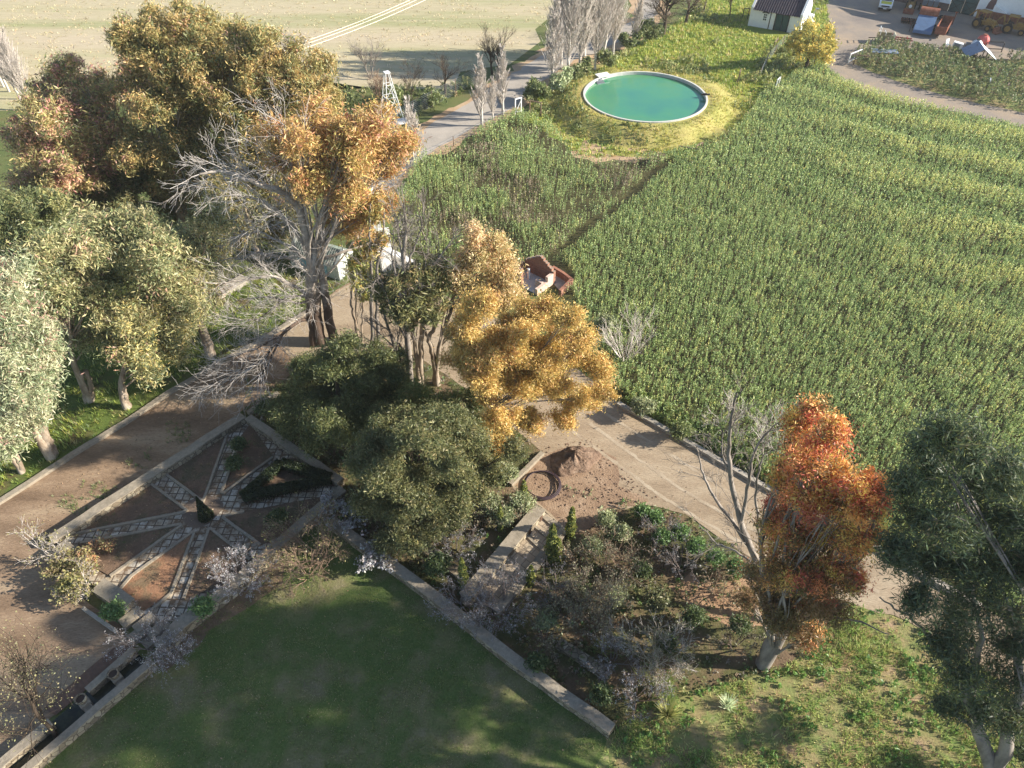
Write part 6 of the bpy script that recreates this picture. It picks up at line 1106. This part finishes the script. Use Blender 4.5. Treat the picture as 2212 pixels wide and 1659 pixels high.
WESTP = G2([(860, 440), (905, 345), (985, 320), (1045, 284), (1115, 250), (1180, 262), (1240, 340), (1300, 352), (1450, 345), (1420, 388), (1330, 452), (1250, 512), (1195, 558), (1110, 590), (1000, 560), (850, 525)])
inw = inside(Pf, WESTP)
lnA, lnB = G(1455, 350)[:2], G(1185, 568)[:2]; lnd = (lnB-lnA)/np.linalg.norm(lnB-lnA); tl_ = (Pf-lnA)@lnd; dl_ = np.abs((Pf-lnA)@np.array((-lnd[1], lnd[0]))+.5*(vnoise(Pf, 2.2, 31)-.5)); gap = (dl_ < .42) & (tl_ > 0) & (tl_ < np.linalg.norm(lnB-lnA)) & (vnoise(Pf, 1.5, 33) > .25)
keep = (~gap) & (rng.uniform(0, 1, len(Pf)) < np.where(inw, .22+.75*np.clip((thin-.38)*3, 0, 1), 1.0)); Pf = Pf[keep]; west = west[keep]
wave = .5+.5*np.sin((Pf[:, 0]*.55+Pf[:, 1]*.9)*.95+4*vnoise(Pf, 9, 5)); east = np.clip((Pf[:, 0]-22)/16, 0, 1)
wave = wave*east+vnoise(Pf, 4, 8)*(1-east)
Hf = (.55+.5*wave+.25*vnoise(Pf, 1.4, 4))*rng.uniform(.8, 1.15, len(Pf))+west*.15
idx = pick(rng, FP, len(Pf)); yel = (rng.uniform(0, 1, len(Pf)) < east*np.clip(wave*1.6-.5, 0, 1)*.7); idx = np.where(yel, rng.choice([3, 4], len(Pf)), idx)
Hf = Hf*np.where(inw[keep], 1.15, 1.0); br = (rng.uniform(0, 1, len(Pf)) < inw[keep]*np.clip((vnoise(Pf, 3.0, 9)-.66)*3, 0, .55)); idx = np.where(br, 5, idx)
dist = np.hypot(Pf[:, 0], Pf[:, 1]); near = dist < 62
plant_obj('field_crop', rng, Pf[near], Hf[near]*.78, 19, .09, .042, .11, FP, 'tall green weedy crop filling the big field', 'crop', idx=idx[near], up=.9)
plant_obj('field_crop', rng, Pf[~near], Hf[~near]*.78, 11, .13, .058, .13, FP, 'tall green weedy crop in the far part of the big field', 'crop', idx=idx[~near], up=.9)
# weeds on the patch beside the yard
Pp = scatter(rng, PATCH, 8); vn = vnoise(Pp, 3, 6); Pp = Pp[rng.uniform(0, 1, len(Pp)) < .35+vn]; Hp = .4+1.1*vnoise(Pp, 2.4, 7)
WP = [(3, R_(118, 126, 74)), (3, R_(92, 106, 60)), (3, R_(72, 90, 54)), (1.2, R_(146, 140, 90)), (1, R_(116, 98, 76))]
plant_obj('weed_patch', rng, Pp, Hp, 18, .24, .08, .36, WP, 'tangled weeds between the yard road and the machinery', 'weeds', up=.5)
# tall grass weeds on and around the pool mound and the sunny slope
YG = [(4, R_(168, 158, 60)), (3, R_(150, 152, 54)), (2, R_(120, 132, 46)), (2, R_(186, 170, 104)), (1, R_(140, 120, 70))]
Pm_ = scatter(rng, MND, 26); dm = np.hypot(Pm_[:, 0]-pc[0], Pm_[:, 1]-pc[1]); Pm_ = Pm_[dm > PR+.5]; zz = mound_z(Pm_[:, 0], Pm_[:, 1])-.03
k_ = rng.uniform(0, 1, len(Pm_)) < .4+.6*vnoise(Pm_, 1.5, 3); Pm_, zz = Pm_[k_], zz[k_]
o = obj('mound_grass', blade_mesh('mound_grass', rng, Pm_, .1+.22*vnoise(Pm_, 2, 4), 4, .06, YG, lean=.8, z=zz), None, GRASS); tag(o, 'dry yellow green grass on the pool mound', 'grass', kind='stuff')
wm = scatter(rng, MND, 2.6); dm = np.hypot(wm[:, 0]-pc[0], wm[:, 1]-pc[1]); sel = (dm > PR+.9) & (((wm[:, 0] < pc[0]) & (wm[:, 1] < pc[1]) & (vnoise(wm, 2, 5) > .38)) | (vnoise(wm, 2.5, 11) > .78)); wm = wm[sel]
plant_obj('mound_weeds', rng, wm, .35+.5*vnoise(wm, 1.5, 2), 18, .24, .09, .3, [(3, R_(98, 112, 54)), (2, R_(128, 130, 66))], 'dark green weeds on the shaded lower bank of the pool mound', 'weeds', z0=mound_z(wm[:, 0], wm[:, 1])-.05)
Py = scatter(rng, G2(YG_PX), 9); dm = np.hypot(Py[:, 0]-pc[0], Py[:, 1]-pc[1]); hd = np.hypot(Py[:, 0]-35, Py[:, 1]-100); Py = Py[(dm > 10.3) & (hd > 4.5)]
o = obj('slope_grass', blade_mesh('slope_grass', rng, Py, .14+.3*vnoise(Py, 2.5, 4), 5, .11, [(4, R_(160, 160, 52)), (4, R_(132, 150, 42)), (2, R_(104, 128, 40)), (1.5, R_(186, 168, 98))], lean=.9, rad_=.25), None, GRASS); tag(o, 'sunny yellow green grass on the slope around the pool', 'grass', kind='stuff')
wv = Py[(vnoise(Py, 4, 12) > .66) & (rng.uniform(0, 1, len(Py)) < .35)]
plant_obj('slope_weeds', rng, wv, .3+.5*vnoise(wv, 2, 3), 18, .3, .1, .4, [(3, R_(120, 130, 72)), (2, R_(148, 146, 86))], 'grey green weeds scattered over the sunny slope', 'weeds')
# weeds around road, tower and beneath the far gums
RW = G2([(640, 170), (800, 195), (950, 188), (1010, 170), (1030, 180), (985, 215), (915, 255), (850, 310), (780, 372), (690, 430), (600, 420), (560, 300)])
Pr = scatter(rng, RW, 3.4); Pr = Pr[rng.uniform(0, 1, len(Pr)) < .25+vnoise(Pr, 3, 2)]
plant_obj('roadside_weeds', rng, Pr, .2+.55*vnoise(Pr, 2.5, 3), 15, .3, .11, .42, [(3, R_(110, 120, 62)), (3, R_(142, 138, 78)), (2, R_(88, 102, 54)), (1, R_(160, 140, 96))], 'mixed weeds between the windpump tower and the tar road', 'weeds', up=.4)
# far field tufts
Pd = scatter(rng, G2([(200, 225), (480, 185), (700, 168), (800, 186), (940, 180), (1000, 164), (1110, 122), (1165, 80), (1200, -40), (-60, -40), (-40, 225)]), .9)
o = obj('dry_tufts', blade_mesh('dry_tufts', rng, Pd, .06+.12*rng.uniform(0, 1, len(Pd)), 6, .1, [(4, R_(190, 172, 132)), (3, R_(170, 158, 112)), (1, R_(140, 122, 92)), (1, R_(150, 150, 98))], lean=1.1, rad_=.5), None, GRASS); tag(o, 'dry straw tufts on the mown field at the top', 'grass', kind='stuff')
# gum floor
Pg = scatter(rng, GUMF, 13); Pg = Pg[rng.uniform(0, 1, len(Pg)) < .25+.9*vnoise(Pg, 1.8, 3)]
o = obj('gum_floor_grass', blade_mesh('gum_floor_grass', rng, Pg, .12+.3*vnoise(Pg, 1.6, 5), 8, .05, [(4, R_(140, 146, 48)), (4, R_(108, 126, 42)), (2, R_(84, 104, 38)), (1, R_(160, 150, 84))], lean=.9, rad_=.2), None, GRASS); tag(o, 'bright grass growing under the gum trees', 'grass', kind='stuff')
# lawn
Pl = scatter(rng, G2(LAWN_PX), 60); Pl = Pl[.65*vnoise(Pl, 1.7, 7)+.35*vnoise(Pl, .6, 8) > .2+.36*rng.uniform(0, 1, len(Pl))]
li = rng.choice(4, len(Pl), p=(.4, .35, .15, .1)); li = np.where((vnoise(Pl, 1.3, 41) > .62) & (rng.uniform(0, 1, len(Pl)) < .7), rng.choice([2, 3], len(Pl)), li)
o = obj('lawn_grass', blade_mesh('lawn_grass', rng, Pl, .04+.05*vnoise(Pl, .5, 42), 5, .024, [(4, R_(108, 120, 52)), (4, R_(92, 110, 46)), (2.5, R_(132, 130, 72)), (1.5, R_(146, 132, 98))], lean=.9, rad_=.12, idx=li), None, GRASS); tag(o, 'short mown lawn grass with worn patches', 'grass', kind='stuff')
# meadow
Pw = scatter(rng, MEAD, 60); vm = vnoise(Pw, 1.1, 3); Pw = Pw[rng.uniform(0, 1, len(Pw)) < np.clip((vm-.25)*2.2, .08, 1)]
MP = [(4, R_(146, 160, 76)), (3, R_(118, 146, 62)), (2, R_(176, 168, 100)), (1, R_(78, 104, 44)), (1.2, R_(160, 130, 92))]
o = obj('meadow_grass', blade_mesh('meadow_grass', rng, Pw, .08+.2*vnoise(Pw, 1.2, 5), 7, .035, MP, lean=1.0, rad_=.14), None, GRASS); tag(o, 'patchy meadow grass at the lower right', 'grass', kind='stuff')
Pv = scatter(rng, MEAD, 12); Pv = Pv[vnoise(Pv, 1.1, 14)+.35*vnoise(Pv, .4, 15) > .68]
plant_obj('meadow_weeds', rng, Pv, .12+.25*rng.uniform(0, 1, len(Pv)), 14, .13, .06, .2, [(3, R_(100, 132, 52)), (2, R_(76, 112, 44)), (1, R_(140, 146, 84))], 'leafy green weeds in the meadow', 'weeds', up=.2)
# undergrowth of the planted slope
Pu = scatter(rng, BUSH, 13); Pu = Pu[rng.uniform(0, 1, len(Pu)) < .2+.8*vnoise(Pu, 1.6, 2)]
TERR = P([(1150, 1085), (1235, 1140), (1075, 1330), (990, 1295)], .1); Pu = Pu[~inside(Pu, TERR)]
bare_z = P([(1110, 1050), (1190, 975), (1260, 1010), (1340, 1080), (1240, 1150), (1215, 1140), (1150, 1085)], 0); Pu = Pu[~inside(Pu, bare_z) | (rng.uniform(0, 1, len(Pu)) < .12)]
UP = [(3, R_(112, 116, 66)), (3, R_(88, 98, 52)), (2, R_(70, 84, 44)), (2, R_(126, 108, 82)), (1, R_(132, 124, 112)), (1, R_(76, 110, 44))]
plant_obj('undergrowth', rng, Pu, .08+.42*vnoise(Pu, 1.3, 3), 15, .11, .055, .22, UP, 'tangled undergrowth of the planted slope', 'undergrowth', up=.35)
# tufts on the dirt drive and kerb edges
Pk = np.concatenate([scatter(rng, P([(u-28, v-22), (u+28, v-22), (u+28, v+22), (u-28, v+22)], 0), 22) for u, v in ((140, 1090), (205, 1060), (300, 990), (385, 935), (170, 1115), (560, 840), (250, 1075))])
Pk = Pk[vnoise(Pk, .7, 3) > .45]
o = obj('drive_weeds', blade_mesh('drive_weeds', rng, Pk, np.full(len(Pk), .16), 8, .03, [(3, R_(96, 112, 56)), (2, R_(120, 124, 74))], lean=.9), None, GRASS); tag(o, 'weed tufts on the dirt drive along the garden wall', 'weeds', kind='stuff')
kerbline = [(1335, 868), (1440, 926), (1560, 996), (1665, 1055), (1800, 1127)]; KP = []
for a, b in zip(kerbline[:-1], kerbline[1:]):
    A, B = G(*a)[:2], G(*b)[:2]; t = rng.uniform(0, 1, 160)[:, None]; nn = np.array((-(B-A)[1], (B-A)[0]))/np.linalg.norm(B-A); KP.append(A+(B-A)*t+nn*rng.uniform(.2, 1.6, (160, 1)))
KP = np.concatenate(KP); plant_obj('kerb_weeds', rng, KP, rng.uniform(.2, .7, len(KP)), 20, .16, .07, .25, [(3, R_(110, 128, 56)), (3, R_(132, 140, 72)), (1, R_(90, 110, 50))], 'bushy weeds pressing against the kerb of the gravel drive', 'weeds', up=.4)
Pq = scatter(rng, P([(1180, 1040), (1290, 1060), (1420, 1085), (1500, 1120), (1600, 1180), (1560, 1190), (1440, 1120), (1330, 1100), (1210, 1090)], 0), 3.2)
plant_obj('gravel_weeds', rng, Pq, rng.uniform(.06, .24, len(Pq)), 12, .1, .05, .14, [(3, R_(130, 136, 96)), (2, R_(110, 124, 80))], 'small grey green weeds on the bare earth beside the heap', 'weeds', up=.2)
Pb = np.concatenate([scatter(rng, P(px, GZ), 7 if 'weeds' in lab or 'hedge' not in lab and 'sunlit' not in lab else 2) for lab, px in BEDS]); Pb = Pb[vnoise(Pb, .7, 6) > .5]
o = obj('bed_weeds', blade_mesh('bed_weeds', rng, Pb, .06+.14*rng.uniform(0, 1, len(Pb)), 7, .02, [(3, R_(110, 104, 64)), (2, R_(132, 112, 78)), (2, R_(86, 98, 50))], lean=1.0, z=GZ-.01, rad_=.1), None, GRASS); tag(o, 'sparse dry weeds in the beds of the star garden', 'weeds', kind='stuff')
# litter of dry leaves on drives and beds
lt = np.concatenate([scatter(rng, P([(1170, 980), (1340, 880), (1660, 1070), (1620, 1180), (1400, 1080), (1240, 1130)], 0), 3), scatter(rng, P([(480, 800), (640, 700), (640, 790), (540, 880), (120, 1150), (20, 1120)], 0), 12), scatter(rng, gpoly, 14), scatter(rng, G2(LAWN_PX), 2.5), scatter(rng, BUSH, 10), scatter(rng, MEAD, 14)])
C = np.c_[lt, np.full(len(lt), .03)]; ing = inside(lt, gpoly); C[ing, 2] = GZ+.01
LP = [(2, R_(110, 86, 60)), (2, R_(150, 124, 88)), (1, R_(84, 70, 52))]
o = obj('leaf_litter', leafmesh('leaf_litter', C, .07, .04, colours(rng, LP, pick(rng, LP, len(C)), len(C)), rng), None, LEAF); tag(o, 'dry fallen leaves on the drives and garden beds', 'fallen leaves', kind='stuff')
# taller trees beyond the right edge, whose shade reaches the lawn
tree('gum_tree', 'neighbouring gum mostly beyond the lower right edge', 'tree', (2330, 1900), [(2230, 1640, 30), (2270, 1500, 44), (2340, 1420, 48), (2360, 1560, 46), (2300, 1300, 46), (2400, 1260, 50), (2420, 1420, 50), (2330, 1180, 44)], RGUM, seed=40, r0=.4, L=.24, W=.07, clump=.45, per=40, fork=.3)

# ------------------------------------------------------------------ thin morning haze over the farm
mb = MB(); mb.box((0, 60, 16.5), (700, 460, 35)); o = mb.obj('haze', None); o['kind'] = 'stuff'; tag(o, 'thin pale haze hanging over the whole farm', 'haze')
mh = bpy.data.materials.new('haze_air'); mh.use_nodes = True; N, L = mh.node_tree.nodes, mh.node_tree.links; N.remove(N['Principled BSDF'])
pv_ = N.new('ShaderNodeVolumePrincipled'); pv_.inputs['Color'].default_value = (.93, .93, .92, 1); pv_.inputs['Density'].default_value = .0003; pv_.inputs['Anisotropy'].default_value = .3
L.new(pv_.outputs[0], N['Material Output'].inputs['Volume']); o.data.materials.append(mh)
